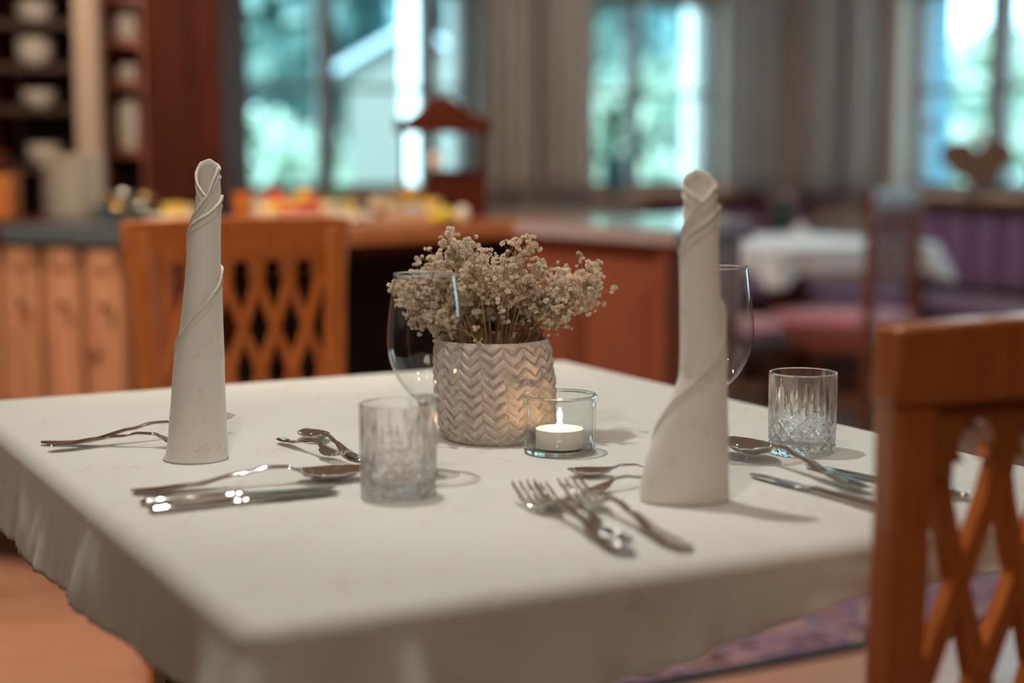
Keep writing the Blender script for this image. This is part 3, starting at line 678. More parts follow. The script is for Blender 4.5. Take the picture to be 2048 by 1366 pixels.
bench('upholstered_bench', 'purple upholstered bench under the rightmost window', False, vb(2500), v1-.72)
bench('upholstered_bench', 'purple upholstered bench along the back wall, behind the far table', True, ub(1300), u1-.01)
# far table with white cloth
FTZ = .73
tc_ = onz(1555, 497, FTZ)
ft = thing('dining_table', 'dark wooden dining table under the far white cloth', 'table', (tc_.x, tc_.y, 0), YAW)
# its near corner is the local origin
fw, fd = .80, .85
for x in (.07, fw-.07):
    for y in (.07, fd-.07): G().box((x, y, .348), (.06, .06, .696), None, .005).build('leg', M_red, ft)
G().box((fw/2, fd/2, .712), (fw-.04, fd-.04, .03), None, .004).build('tabletop', M_red, ft)
def cloth(name, wd, dp, drop, mat, label, M, rad=.018, corner=.05, seed=1, folds=1.0, cr=.02, dropf=None, extra=None):
    """tablecloth: flat top, rounded edges, hanging sides with folds, cone-like corners"""
    # perimeter samples
    per = []; step = .006 if wd < .95 and seed == 1 else .02
    pts = [(0, 0), (wd, 0), (wd, dp), (0, dp)]
    for i in range(4):
        p0, p1 = Vector(pts[i]), Vector(pts[(i+1) % 4]); L = (p1-p0).length; d = (p1-p0)/L; n_ = Vector((d.y, -d.x))
        m = int(L/step)
        dprev = (p0-Vector(pts[i-1])).normalized(); nprev = Vector((dprev.y, -dprev.x))
        for k in range(9):                                     # rounded corner
            f_ = k/8; a = f_*pi/2; n2 = (nprev*cos(a)+n_*sin(a)).normalized(); c = p0-nprev*cr-n_*cr
            per.append((c+n2*cr, n2, 0.0, i, abs(f_-.5)*2, (i, 0.0)))
        for k in range(1, m):
            s = cr+(L-2*cr)*k/m; per.append((p0+d*s, n_, min(s, L-s), i if s < L/2 else (i+1) % 4, 1, (i, s)))
    n = len(per); rings = []
    rr = [(0, 0, 1)]
    for k in range(1, 7): a = k/6*pi/2; rr.append((rad*sin(a), rad*(1-cos(a)), 1))
    m = 16
    vs = []; fs = []
    s_acc = 0; acc = []
    for i in range(n): acc.append(s_acc); s_acc += (per[(i+1) % n][0]-per[i][0]).length
    for (o_, dz, _) in rr:
        for i, (p, nn, dc, ci, f_, sd) in enumerate(per):
            q = p+nn*(o_-rad); vs.append(Vector((q.x, q.y, -dz)))
    for j in range(1, m+1):
        v = j/m
        for i, (p, nn, dc, ci, f_, sd) in enumerate(per):
            near = math.exp(-(dc/.075)**2)
            w = noise.noise(Vector((acc[i]*7, seed*3.1, v*.6)))*.5+noise.noise(Vector((acc[i]*17, seed*5.3, v*.8)))*.35+.2*noise.noise(Vector((acc[i]*40, 2, v)))
            out = folds*v*(.010+.026*w)+near*v*corner*(.75+.25*cos(f_*pi))
            # pulled in just beside each corner cone
            out -= folds*v*.020*math.exp(-((dc-.12)/.04)**2)
            if extra: out += extra(sd, v)
            hang = (dropf(sd) if dropf else drop)*(1+.45*near)+.004*noise.noise(Vector((acc[i]*9, 9, seed)))
            q = p+nn*out; vs.append(Vector((q.x, q.y, -rad-v*(hang-rad))))
    R_ = len(rr)+m
    for j in range(R_-1):
        for i in range(n): fs.append((j*n+i, j*n+(i+1) % n, (j+1)*n+(i+1) % n, (j+1)*n+i))
    # top: grid-free fan between ring 0 and a centre rectangle
    c = len(vs); vs.append(Vector((wd/2, dp/2, 0)))
    fs += [(i, c, (i+1) % n) for i in range(n)]
    o = G().add([M @ v for v in vs], fs).build(name, mat, None, 50)
    md = o.modifiers.new('thickness', 'SOLIDIFY'); md.thickness = .0012; md.offset = -1
    return tag(o, label, 'tablecloth')
FM = Matrix.Translation((tc_.x, tc_.y, FTZ)) @ Matrix.Rotation(YAW, 4, 'Z') @ Matrix.Translation((0, 0, 0))
M_fcloth = flat('far white cloth', (.74, .74, .76), .8, var=.04)
cloth('tablecloth', fw, fd, .10, M_fcloth, 'white cloth on the far dining table by the purple bench', FM, seed=2, corner=.05)
# things on the far table
def ontable(px, py): return onz(px, py, FTZ+.001)
q = ontable(1562, 462)
fv = thing('flower_bouquet', 'pink and white flowers in a dark green vase on the far table', 'flowers', (q.x, q.y, FTZ+.001))
G().lathe([(0, 0), (.04, 0), (.055, .04), (.045, .075), (.036, .08), (.03, .075), (.04, .04), (0, .01)], 20).build('vase', flat('dark green vase', (.01, .03, .015), .3), fv, True)
rnd = random.Random(11)
for i in range(16):
    a = rnd.random()*6.28; r = rnd.uniform(0, .075); g = G(); R0 = rnd.uniform(.014, .022)
    for k in range(6):
        b_ = k/6*6.28; g.add([(0, 0, 0), (R0*cos(b_-.45), R0*sin(b_-.45), R0*.5), (R0*1.2*cos(b_), R0*1.2*sin(b_), R0*.7), (R0*cos(b_+.45), R0*sin(b_+.45), R0*.5)], [(0, 1, 2, 3)])
    o = g.build('blossom', M_fpink if i % 3 else M_white, fv); o.location = (r*cos(a), r*sin(a)*.8, .12+.05*(1-r/.075)+rnd.uniform(-.015, .02))
for i in range(14):
    a = rnd.random()*6.28; g = G(); t_ = Vector((cos(a)*.07, sin(a)*.06, .085+rnd.random()*.03)); s = Vector((-sin(a), cos(a), 0))*.014
    g.add([(0, 0, .07), t_*.6+Vector((0, 0, .04))-s, t_, t_*.6+Vector((0, 0, .04))+s], [(0, 1, 2, 3)]); g.build('leaf', M_leaf, fv)
def fan_napkin(px, py, label, h=.07, r=.03):
    q = ontable(px, py); g = G().lathe([(0, 0), (r, 0), (r*.9, h*.5), (r*.35, h), (0, h*1.02)], 20, fn=lambda a, z, j: .003*sin(8*a)); o = g.build('folded_napkin', M_fcloth, None, True); o.location = q; tag(o, label, 'napkin')
fan_napkin(1494, 470, 'small folded white napkin at the left of the far table'); fan_napkin(1600, 476, 'folded white napkin right of the far flowers', .06)
def goblet(M1=M_bowl, M2=M_stem): pass

# bell in the window, heart and globe on the sill
q = onwall(1862, 262, RN, RC-.03)
be = thing('hanging_bell', 'small dark bell hanging in the left pane of the rightmost window', 'bell', q)
G().lathe([(0, .055), (.012, .052), (.02, .03), (.026, .008), (.034, 0), (.030, 0), (.018, .028), (0, .045)], 20).build('bell_body', M_dark, be, True)
G().tube([(0, 0, .05), (0, 0, TOP-q.z-.05)], .0015, 6).build('cord', M_dark, be)
q = onwall(1953, 395, RN, RC-.06)
M_heart = wood('brown carved wood', (.13, .07, .045), (.20, .11, .07), coat=.1)
hp = []
for i in range(48):
    a = 2*pi*i/48; x = 16*sin(a)**3; z = 13*cos(a)-5*cos(2*a)-2*cos(3*a)-cos(4*a); hp.append((x/16*.158, (z+17)/29*.235))
ho = thing('heart_decoration', 'big brown heart-shaped decoration on the sill of the rightmost window', 'ornament', (q.x, q.y, SILL+.001), -.4)
G().prism(hp, -.03, .03).build('heart', M_heart, ho); G().box((0, 0, -.001+.006), (.12, .08, .012), None, .002).build('stand', M_dark, ho)
gl = G().lathe([(0, 0)]+[(.03*sin(pi*i/12), .03-.03*cos(pi*i/12)) for i in range(1, 12)]+[(0, .06)], 24).build('globe_lamp', M_white, None, 'all')  # plain white globe standing in for a small globe lamp
gl.location = (q.x, q.y, SILL+.222); tag(gl, 'small unlit white globe lamp on top of the brown heart', 'ball')

# ------------------------------------------------------------------ chairs
def lattice_chair(label, loc_, rz):
    """faces local +y; back plane at y = 0; x across"""
    t = thing('lattice_chair', label, 'chair', loc_, rz)
    w = .456; H = .95
    def lean(z): return -.0 + (-(max(0, z-.45))**1.3*.09)               # the back leans away from the seat with height
    def xw(z): return (w/2-.02) - .026*max(0, min(1, (H-z)/.5))**.6     # posts stand closer at the seat
    for s in (-1, 1):
        g = G(); zz = [0, .15, .3, .42, .55, .68, .8, .87, .93]; vs = []; fs = []
        for z in zz:
            y = lean(z) if z > .45 else -.05*(1-z/.45)**1.5; x = s*xw(z)
            ww = .018 if z < .5 else .020
            if z > .85: ww = .022
            vs += [(x-ww, y-.014, z), (x+ww, y-.014, z), (x+ww, y+.014, z), (x-ww, y+.014, z)]
        for i in range(len(zz)-1):
            for k in range(4): fs.append((i*4+k, i*4+(k+1) % 4, i*4+4+(k+1) % 4, i*4+4+k))
        fs += [(0, 3, 2, 1), tuple(len(vs)-4+k for k in range(4))]
        o = g.add(vs, fs).build('back_post', M_chair, t, True); md = o.modifiers.new('bevel', 'BEVEL'); md.width = .005; md.segments = 2
    # top rail: slightly bowed, wider than the posts
    g = G(); vs = []; fs = []; n = 20
    for i in range(n+1):
        q = -1+2*i/n; x = q*(w/2); bow = -.018*(1-q*q); zt = H+.004*(1-q*q)
        y = lean(.92)+bow*.6
        vs += [(x, y-.016, .889), (x, y-.019, zt), (x, y+.013, zt), (x, y+.016, .889)]
    for i in range(n):
        for k in range(4): fs.append((i*4+k, i*4+(k+1) % 4, i*4+4+(k+1) % 4, i*4+4+k))
    fs += [(0, 1, 2, 3), tuple(n*4+k for k in range(4))]
    o = g.add(vs, fs).build('top_rail', M_chair, t, True); md = o.modifiers.new('bevel', 'BEVEL'); md.width = .004; md.segments = 2
    pitch = .066; cs = [-2*pitch, -pitch, 0, pitch, 2*pitch]
    # keyhole panel under the top rail
    xe = xw(.86)-.012; top_z, bot_z, cz, rk, nk = .892, .826, .852, .019, .0125
    poly = [(-xe, top_z), (-xe, bot_z)]
    for c in cs:
        a0 = math.acos(nk/rk); zk = cz-rk*sin(a0)
        poly += [(c-.024, bot_z), (c-.024, bot_z+.012), (c-nk, bot_z+.014), (c-nk, zk)]
        k0 = pi+a0; k1 = -a0
        for i in range(1, 12):
            a = k0+(k1-k0)*i/12; poly.append((c+rk*cos(a), cz+rk*sin(a)))
        poly += [(c+nk, zk), (c+nk, bot_z+.014), (c+.024, bot_z+.012), (c+.024, bot_z)]
    poly += [(xe, bot_z), (xe, top_z)]
    poly = poly[::-1]
    ya = lean(.86); g = G().prism(poly, ya-.008, ya+.008); g.build('keyhole_panel', M_chair, t)
    nodes = [-2.5*pitch+i*pitch for i in range(6)]
    lv = [.834, .655, .50]
    for L_ in range(2):
        z0, z1 = lv[L_], lv[L_+1]
        for i in range(6):
            for s in (-1, 1):
                if not 0 <= i+s < 6: continue
                p0 = Vector((nodes[i], lean(z0)+.002*s, z0)); p1 = Vector((nodes[i+s], lean(z1)+.002*s, z1))
                mid = (p0+p1)/2+Vector((-.004*s, 0, 0)) ; g = G(); vs = []; fs = []
                n = 6; hw_ = .0082
                for k in range(n+1):
                    f = k/n; c = p0*(1-f)**2+mid*2*f*(1-f)+p1*f*f; d = ((p1-p0).normalized()); px_ = Vector((d.z, 0, -d.x)).normalized()*hw_*(1+.35*(2*f-1)**4)
                    vs += [c-px_+Vector((0, -.007, 0)), c+px_+Vector((0, -.007, 0)), c+px_+Vector((0, .007, 0)), c-px_+Vector((0, .007, 0))]
                for k in range(n):
                    for m_ in range(4): fs.append((k*4+m_, k*4+(m_+1) % 4, k*4+4+(m_+1) % 4, k*4+4+m_))
                fs += [(0, 1, 2, 3), tuple(n*4+q for q in range(4))]
                g.add(vs, fs).build('slat', M_chair, t)
    for nm, z, hh in (('lower_rail', .49, .03),): G().box((0, lean(z), z), (2*xw(z), .022, hh), None, .003).build(nm, M_chair, t)
    # seat, aprons, front legs, stretchers
    g = G(); g.prism([(-.20, -.0), (.20, -.0), (.225, .40), (-.225, .40)], 0, .02); g.v = [(x, z, .43+y) for x, y, z in g.v]; g.build('seat', M_chair, t)
    g = G(); vs = []; fs = []; n = 8
    G().box((0, .215, .465), (.41, .37, .035), None, .016).build('seat_pad', M_purple, t)
    for s in (-1, 1):
        G().box((s*.195, .38, .215), (.036, .036, .43), None, .004).build('front_leg', M_chair, t)
        beam((s*.2, .0, .40), (s*.2, .38, .40), .055, .02, (1, 0, 0)).build('side_apron', M_chair, t)
        beam((s*.2, -.02, .2), (s*.2, .37, .2), .022, .018, (1, 0, 0)).build('stretcher', M_chair, t)
    G().box((0, .385, .40), (.36, .02, .055), None, .002).build('front_apron', M_chair, t)
    G().box((0, .0, .40), (.36, .02, .055), None, .002).build('rear_apron', M_chair, t)
    return t
# chair beyond the table: its face towards us; back runs along A2
P1 = Vector((-.2413*2.98, 2.98, 0)); cpos = P1+A2*.228
lattice_chair('honey-coloured lattice-back chair across the table, behind the left napkin', (cpos.x, cpos.y, 0), YAW+pi)
P2 = Vector((.262, 1.225, 0)); cpos = P2+A2*.232
lattice_chair('nearest lattice-back chair, large and blurred at the right edge', (cpos.x, cpos.y, 0), YAW)

def slat_chair(label, loc_, rz, mat=M_cab, pad=M_pink, back=True, grp=None):
    t = thing('slatted_chair' if back else 'upholstered_stool', label, 'chair' if back else 'stool', loc_, rz)
    for s in (-1, 1):
        G().box((s*.20, 0, .475 if back else .21), (.036, .036, .95 if back else .42), None, .004).build('back_post' if back else 'leg', mat, t)
        G().box((s*.20, .38, .215), (.036, .036, .43), None, .004).build('front_leg' if back else 'leg', mat, t)
        beam((s*.2, .0, .40), (s*.2, .38, .40), .06, .02, (1, 0, 0)).build('side_apron', mat, t)
        beam((s*.2, .0, .2), (s*.2, .37, .2), .025, .018, (1, 0, 0)).build('stretcher', mat, t)
    G().box((0, .385, .40), (.38, .02, .06), None, .002).build('front_apron', mat, t)
    G().box((0, .0, .40), (.38, .02, .06), None, .002).build('rear_apron', mat, t)
    G().box((0, .20, .465), (.42, .42, .07), None, .028).build('seat_pad', pad, t)
    if back:
        G().box((0, 0, .91), (.40, .024, .08), None, .004).build('top_rail', mat, t)
        for z in (.755, .62): G().box((0, 0, z), (.37, .02, .03), None, .003).build('cross_rail', mat, t)
        for i in range(7): G().box((-.15+i*.05, 0, .76), (.016, .012, .26), None, .002).build('slat', mat, t)
    return t
q = aty(1793, 300, 5.75)
slat_chair('cherry slat-back chair with a pink seat drawn up to the far white table', (q.x, q.y, 0), .93)
q = onz(1530, 655, .47)
slat_chair('round-edged pink upholstered stool half hidden behind the right napkin', (q.x-.05, q.y-.1, 0), YAW+.4, M_dark, M_pink, False)

# rug under the table
ra = onz(1400, 1362, 0); rb = ra+A2*1.9
M_rug = None
def rugmat():
    m, n, b, l = nt('oriental rug wool'); tc = n.nodes.new('ShaderNodeTexCoord')
    vo = n.nodes.new('ShaderNodeTexVoronoi'); vo.inputs['Scale'].default_value = 9; l.new(tc.outputs['Object'], vo.inputs['Vector'])
    cr = n.nodes.new('ShaderNodeValToRGB'); cr.color_ramp.interpolation = 'CONSTANT'; e = cr.color_ramp.elements
    e[0].position = 0; e[0].color = (.05, .04, .09, 1); e[1].position = .25; e[1].color = (.34, .17, .20, 1)
    for p_, c_ in ((.45, (.13, .11, .25, 1)), (.62, (.40, .24, .24, 1)), (.8, (.10, .04, .06, 1))):
        x = e.new(p_); x.color = c_
    l.new(vo.outputs['Distance'], cr.inputs[0]); l.new(cr.outputs[0], b.inputs['Base Color']); b.inputs['Roughness'].default_value = .95; return m
M_rug = rugmat()
rg = thing('rug', 'patterned purple and pink rug with a dark border on the floor under the table', 'rug', (ra.x, ra.y, 0), YAW)
G().box((.60, .235, .006), (2.1, .41, .010), None, .002).build('rug_field', M_rug, rg)
M_rb = flat('dark rug border', (.02, .03, .05), .95)
G().box((.60, .015, .0065), (2.14, .035, .011), None, .002).build('rug_border', M_rb, rg)
G().box((.60, .455, .0065), (2.14, .035, .011), None, .002).build('rug_border', M_rb, rg)

# ------------------------------------------------------------------ the laid table
tb = thing('pedestal_table', 'dark wooden dining table under the cream cloth, on a crossed panel foot', 'table', (NC.x, NC.y, 0), YAW)
G().box((TW/2, TD/2, .733), (TW-.04, TD-.04, .028), None, .006).build('tabletop', M_red, tb)
G().box((.35, TD/2, .36), (.50, .05, .716), None, .004).build('cross_panel', M_dark, tb)
G().box((.37, .26+.05, .36), (.05, TD/2-.30, .716), None, .004).build('cross_panel', M_dark, tb)
G().box((TW/2-.05, TD-.36, .36), (.05, TD/2-.26, .716), None, .004).build('cross_panel', M_dark, tb)
def drop_of(sd):
    i, s_ = sd
    tabs = {0: [(0, .100), (.2, .092), (.35, .076), (.54, .046), (TW, .042)], 1: [(0, .042), (TD, .10)], 2: [(0, .10), (TW, .112)], 3: [(0, .112), (TD-.35, .096), (TD-.1, .086), (TD, .100)]}[i]
    for (a, ya), (b, yb) in zip(tabs, tabs[1:]):
        if s_ <= b: return ya+(yb-ya)*(s_-a)/(b-a)
    return tabs[-1][1]
def pocket(sd, v):         # the near corner hangs as a wide cone: a second ridge on the near side, hollow between
    i, s_ = sd
    if i != 0: return 0
    return v*(.050*math.exp(-((s_-.125)/.020)**2)-.016*math.exp(-((s_-.07)/.025)**2))
TM = Matrix.Translation((NC.x, NC.y, .75)) @ Matrix.Rotation(YAW, 4, 'Z')
cloth('tablecloth', TW, TD, .118, M_cloth, 'cream tablecloth with soft hanging corners on the nearest table', TM, rad=.019, corner=.06, seed=1, cr=.022, dropf=drop_of, extra=pocket)

# vase with herringbone relief
vc = onz(990, 875)
va = thing('herringbone_vase', 'grey-beige stoneware vase with a carved herringbone surface, in the middle of the table', 'vase', (vc.x, vc.y, .75))
VH = .1165
def vr(z):
    t = z/VH
    pr = [(0, .0600), (.03, .0630), (.12, .0665), (.35, .0690), (.6, .0692), (.85, .0672), (.97, .0655), (1, .0645)]
    for (a, ra_), (b, rb_) in zip(pr, pr[1:]):
        if t <= b: return ra_+(rb_-ra_)*(t-a)/(b-a)
    return pr[-1][1]
NCOL, VP = 32, .0120
def relief(a, z, j=0):
    if z < .004 or z > VH-.003: return 0
    c = a/(2*pi)*NCOL; ci = math.floor(c); u = c-ci; sgn = 1 if ci % 2 else -1
    v = z/VP + sgn*(u-.5)*.92
    fv_ = v-math.floor(v)
    k = math.floor(v)+ci*31
    prof = (min(fv_/.78, 1))**.8 if fv_ < .78 else max(0, 1-(fv_-.78)/.12)
    prof = prof*(1-.25*(fv_ < .1))
    edge = min(1, min(u, 1-u)/.07); edge = .6+.4*edge
    gap = 0 if fv_ > .92 else 1
    fade = min(1, (z-.004)/.006, (VH-.003-z)/.004)
    wob = 1+.35*noise.noise(Vector((k*.7, ci*1.3, 0)))
    return fade*(.0046*prof*edge*wob*gap+.0004*noise.noise(Vector((a*30, z*700, 1)))-.0024)
NA, NZ = 840, 230
prof = [(vr(VH*i/NZ), VH*i/NZ) for i in range(NZ+1)]
g = G()
g.lathe([(0, 0)]+prof+[(.0630, VH+.0006), (.0605, VH-.001), (.061, VH*.9), (.061, VH*.7), (0, VH*.7)], NA, fn=lambda a, z, j: relief(a, z) if 1 <= j <= NZ+1 else 0)
# hand-made lean: the foot sits a little to the right of the rim
g.v = [(x+.007*(1-z/VH)-.0035, y, z) for x, y, z in g.v]
M_vase, n, b, l = nt('stoneware')
tc = n.nodes.new('ShaderNodeTexCoord'); no = n.nodes.new('ShaderNodeTexNoise'); no.inputs['Scale'].default_value = 120; no.inputs['Detail'].default_value = 6
n2 = n.nodes.new('ShaderNodeTexNoise'); n2.inputs['Scale'].default_value = 25
l.new(tc.outputs['Object'], no.inputs['Vector']); l.new(tc.outputs['Object'], n2.inputs['Vector'])
cr = n.nodes.new('ShaderNodeValToRGB'); cr.color_ramp.elements[0].position = .3; cr.color_ramp.elements[0].color = (.46, .39, .34, 1); cr.color_ramp.elements[1].position = .7; cr.color_ramp.elements[1].color = (.70, .60, .53, 1)
l.new(no.outputs[0], cr.inputs[0])
# mottled stoneware tone from fine noise, the same in grooves and on ridges
l.new(cr.outputs[0], b.inputs['Base Color']); b.inputs['Roughness'].default_value = .6
bu = n.nodes.new('ShaderNodeBump'); bu.inputs['Strength'].default_value = .3; bu.inputs['Distance'].default_value = .0005; l.new(no.outputs[0], bu.inputs['Height']); l.new(bu.outputs[0], b.inputs['Normal'])
g.build('vase_body', M_vase, va, 'all')
M_soil = flat('dark moss filling', (.035, .026, .018), .9, bump=.8, ns=200)
G().lathe([(0, VH-.018), (.03, VH-.014), (.0595, VH-.020), (.0595, VH-.03), (0, VH-.03)], 40, fn=lambda a, z, j: -.0).build('moss_filling', M_soil, va, 'all')

# dried gypsophila
fb = thing('dried_flower_bunch', 'bushy bunch of dried cream gypsophila standing in the herringbone vase', 'flowers', (vc.x, vc.y, .75+VH-.016))
def blossom_geo(seed):
    rnd = random.Random(seed); g = G(); R0 = .0030
    for ring, (n_, tilt, rr_) in enumerate(((6, -.35, .9), (7, .15, 1.0), (7, .65, .95), (4, 1.15, .85))):
        for k in range(n_):
            a = 2*pi*(k+.5*ring+rnd.uniform(-.25, .25))/n_; el = tilt+rnd.uniform(-.2, .2)
            d = Vector((cos(a)*cos(el), sin(a)*cos(el), sin(el)))*R0*rr_*rnd.uniform(.85, 1.1); s = Vector((-sin(a), cos(a), 0))*R0*.36
            up = Vector((-cos(a)*sin(el), -sin(a)*sin(el), cos(el)))*R0*.22
            g.add([d*.15, d*.85-s+up, d, d*.85+s+up], [(0, 1, 2, 3)])
    return g
def petalmat(name, c):
    m, n, b, l = nt(name); b.inputs['Roughness'].default_value = .8
    oi = n.nodes.new('ShaderNodeTexCoord'); no = n.nodes.new('ShaderNodeTexNoise'); no.inputs['Scale'].default_value = 40; l.new(oi.outputs['Object'], no.inputs['Vector'])
    cr = n.nodes.new('ShaderNodeValToRGB'); cr.color_ramp.elements[0].position = .35; cr.color_ramp.elements[0].color = (*[q*.75 for q in c], 1); cr.color_ramp.elements[1].position = .6; cr.color_ramp.elements[1].color = (*c, 1)
    l.new(no.outputs[0], cr.inputs[0]); l.new(cr.outputs[0], b.inputs['Base Color'])
    b.inputs['Subsurface Weight'].default_value = .2; b.inputs['Subsurface Radius'].default_value = (.003, .002, .001); b.inputs['Subsurface Scale'].default_value = 1; 
    o = n.nodes['Material Output']; tr = n.nodes.new('ShaderNodeBsdfTranslucent'); mx = n.nodes.new('ShaderNodeMixShader'); mx.inputs[0].default_value = .4
    l.new(cr.outputs[0], tr.inputs[0]); l.new(b.outputs[0], mx.inputs[1]); l.new(tr.outputs[0], mx.inputs[2]); l.new(mx.outputs[0], o.inputs[0])
    return m
M_pet = petalmat('dry petals', (.95, .86, .73)); M_pet2 = petalmat('dry petals brown', (.92, .76, .58)); M_twig = flat('dry stem', (.50, .30, .16), .8)
geos = [blossom_geo(i) for i in range(4)]
rnd = random.Random(21)
# outline of the bush as seen: column -> topmost row (photograph pixels)
vd = vc.y
def top_row(px):
    pts = [(806, 590), (815, 578), (850, 560), (888, 505), (905, 492), (950, 494), (968, 520), (985, 535), (1010, 500), (1030, 490), (1055, 500), (1078, 545), (1110, 565), (1135, 560), (1160, 530), (1180, 545), (1195, 580)]
    for (a, ya), (b_, yb) in zip(pts, pts[1:]):
        if px <= b_: return ya+(yb-ya)*(px-a)/(b_-a)
    return 600
def low_row(px):
    pts = [(806, 600), (830, 640), (870, 670), (930, 668), (1040, 668), (1090, 660), (1130, 640), (1180, 610), (1195, 590)]
    for (a, ya), (b_, yb) in zip(pts, pts[1:]):
        if px <= b_: return ya+(yb-ya)*(px-a)/(b_-a)
    return 600
heads = []; stems_main = []
for i in range(135):        # sprigs
    for _ in range(60):
        px = rnd.uniform(812, 1190); py = rnd.uniform(top_row(px)+6, low_row(px)-4)
        if py < low_row(px)-3: break
    dy = rnd.gauss(0, .03) if 880 < px < 1100 else rnd.uniform(-.035, .035)
    dy = max(-.06, min(.06, dy))
    q = aty(px, py, vd+dy); heads.append(q)
org = Vector((vc.x, vc.y, .75+VH-.016))
flowers = []; twigs = G(); mains = []
for hq in heads:
    e = hq-org; a = atan2(e.y, e.x); r0 = min(.045, hypot(e.x, e.y)*.6); s = Vector((cos(a)*r0*rnd.uniform(.3, 1), sin(a)*r0*rnd.uniform(.3, 1), 0))
    mid = s.lerp(e, .55)+Vector((0, 0, .010)); main = [s, s.lerp(mid, .5)+Vector((0, 0, .004)), mid, mid.lerp(e, .5)+Vector((0, 0, .002)), e]
    mains.append(main)
    nb = rnd.randint(11, 16)
    for k in range(nb):
        f = rnd.uniform(.35, 1); st = mid.lerp(e, (f-.5)*2) if f > .5 else s.lerp(mid, f*2)
        dirn = (e-s).normalized()+Vector((rnd.gauss(0, .55), rnd.gauss(0, .55), rnd.gauss(.05, .4))); dirn.normalize()
        tip = st+dirn*rnd.uniform(.012, .026)
        twigs.tube([st, (st+tip)/2+Vector((0, 0, .001)), tip], [.00035, .0003, .0002], 3, False)
        for m_ in range(rnd.randint(2, 4)):
            d2 = dirn+Vector((rnd.gauss(0, .7), rnd.gauss(0, .7), rnd.gauss(.1, .6))); d2.normalize(); t2 = tip+d2*rnd.uniform(.003, .009)
            twigs.tube([tip, t2], [.0002, .00018], 3, False)
            flowers.append((t2, d2, rnd.uniform(.75, 1.25), rnd.randrange(4)))
# keep flowers out of the vase wall
flowers = [f for f in flowers if f[0].z > .004]
def fmat(f):
    p, d, s, k = f; Rm = d.to_track_quat('Z', 'Y').to_matrix().to_4x4(); Rm.translation = p; return Rm @ Matrix.Rotation(k, 4, 'Z') @ Matrix.Diagonal((s, s, s, 1))
flowers.sort(key=lambda f: f[0].y - .3*random.random()*.03)
fp = []
for k in range(4):
    o = None; fp.append(None)
for i, f in enumerate(flowers[:300]):
    k = f[3]
    if fp[k] is None: o = geos[k].build('blossom', M_pet if k != 3 else M_pet2, fb); fp[k] = o
    else: o = bpy.data.objects.new('blossom', fp[k].data); COL.objects.link(o); o.parent = fb
    o.matrix_basis = fmat(f)
for mat_, sel in ((M_pet, (0, 1, 2)), (M_pet2, (3,))):
    g = G()
    for f in flowers[300:]:
        if f[3] in sel: g.add(geos[f[3]].v, geos[f[3]].f, fmat(f))
    g.build('blossoms', mat_, fb, kind='stuff')
for m_ in mains: G().tube(m_, [.0008, .0007, .0006, .0005, .0004], 5, False).build('stem', M_twig, fb)
twigs.build('twigs', M_twig, fb, kind='stuff')
g = G(); rnd = random.Random(8)
for i in range(150):        # crumbs and small leaves lying in the mouth of the vase
    a = rnd.random()*6.28; r = .05*sqrt(rnd.random()); p = Vector((r*cos(a), r*sin(a), rnd.uniform(.0, .014))); d = Vector((rnd.gauss(0, 1), rnd.gauss(0, 1), rnd.gauss(0, 1))).normalized()*rnd.uniform(.003, .009)
    g.tube([p-d*.5, p+d*.5], [.0005, .0003], 3, False)
g.build('dry_stalks', M_twig, fb, kind='stuff')

# wine glasses
def wine_glass(px, py, label):
    p = onz(px, py); t = thing('wine_glass', label, 'wine glass', (p.x, p.y, .75), 0)
    Hs = .073
    outer = [(.0045, Hs-.004), (.006, Hs), (.012, Hs+.006), (.022, Hs+.016), (.031, Hs+.030), (.0375, Hs+.048), (.0395, Hs+.062), (.039, Hs+.078), (.0365, Hs+.100), (.0335, Hs+.122), (.0318, Hs+.1345)]
    # smooth the outline
    def sm(pts):
        for _ in range(2):
            q = [pts[0]]
            for a, b in zip(pts, pts[1:]): q += [(a[0]*.75+b[0]*.25, a[1]*.75+b[1]*.25), (a[0]*.25+b[0]*.75, a[1]*.25+b[1]*.75)]
            pts = q+[pts[-1]]
        return pts
    o_ = sm(outer)
    bo_ = [q for q in o_ if q[1] > Hs+.009]; th = lambda z: .0006+.0012*max(0, 1-(z-Hs-.009)/.03)
    G().lathe(bo_+[(max(.0005, r_-th(z)), z+(.0010 if z < Hs+.03 else 0)) for r_, z in bo_[::-1]], 96, closed=True).build('bowl', M_bowl, t, 'all')
    G().lathe([(r_*1.0, z) for r_, z in ((.0314, Hs+.1342), (.0319, Hs+.1352), (.0324, Hs+.1342), (.0319, Hs+.1332))], 96, closed=True).build('rim', M_stem, t, 'all')
    st = sm([(0, .0012), (.034, .0003), (.0345, .0012), (.030, .0022), (.010, .0042), (.0048, .010), (.0036, .025), (.0034, .05), (.0045, Hs-.006), (.008, Hs+.003), (.0155, Hs+.010), (.0130, Hs+.0102), (.007, Hs+.006), (0, Hs+.004)])
    kmax = max(range(len(st)), key=lambda k: st[k][0]); cutk = min(range(kmax, len(st)), key=lambda k: abs(st[k][0]-.012)+(9 if st[k][1] > .01 else 0))
    G().lathe([(0, .0034)]+st[cutk:], 64).build('stem', M_stem, t, 'all')
    G().lathe(st[1:cutk+1], 64).build('foot', M_foot, t, 'all')
    return t
wine_glass(853, 950, 'tall empty wine glass in front of the vase, behind the left tumbler')
wine_glass(1431, 915, 'tall empty wine glass half hidden behind the right napkin')

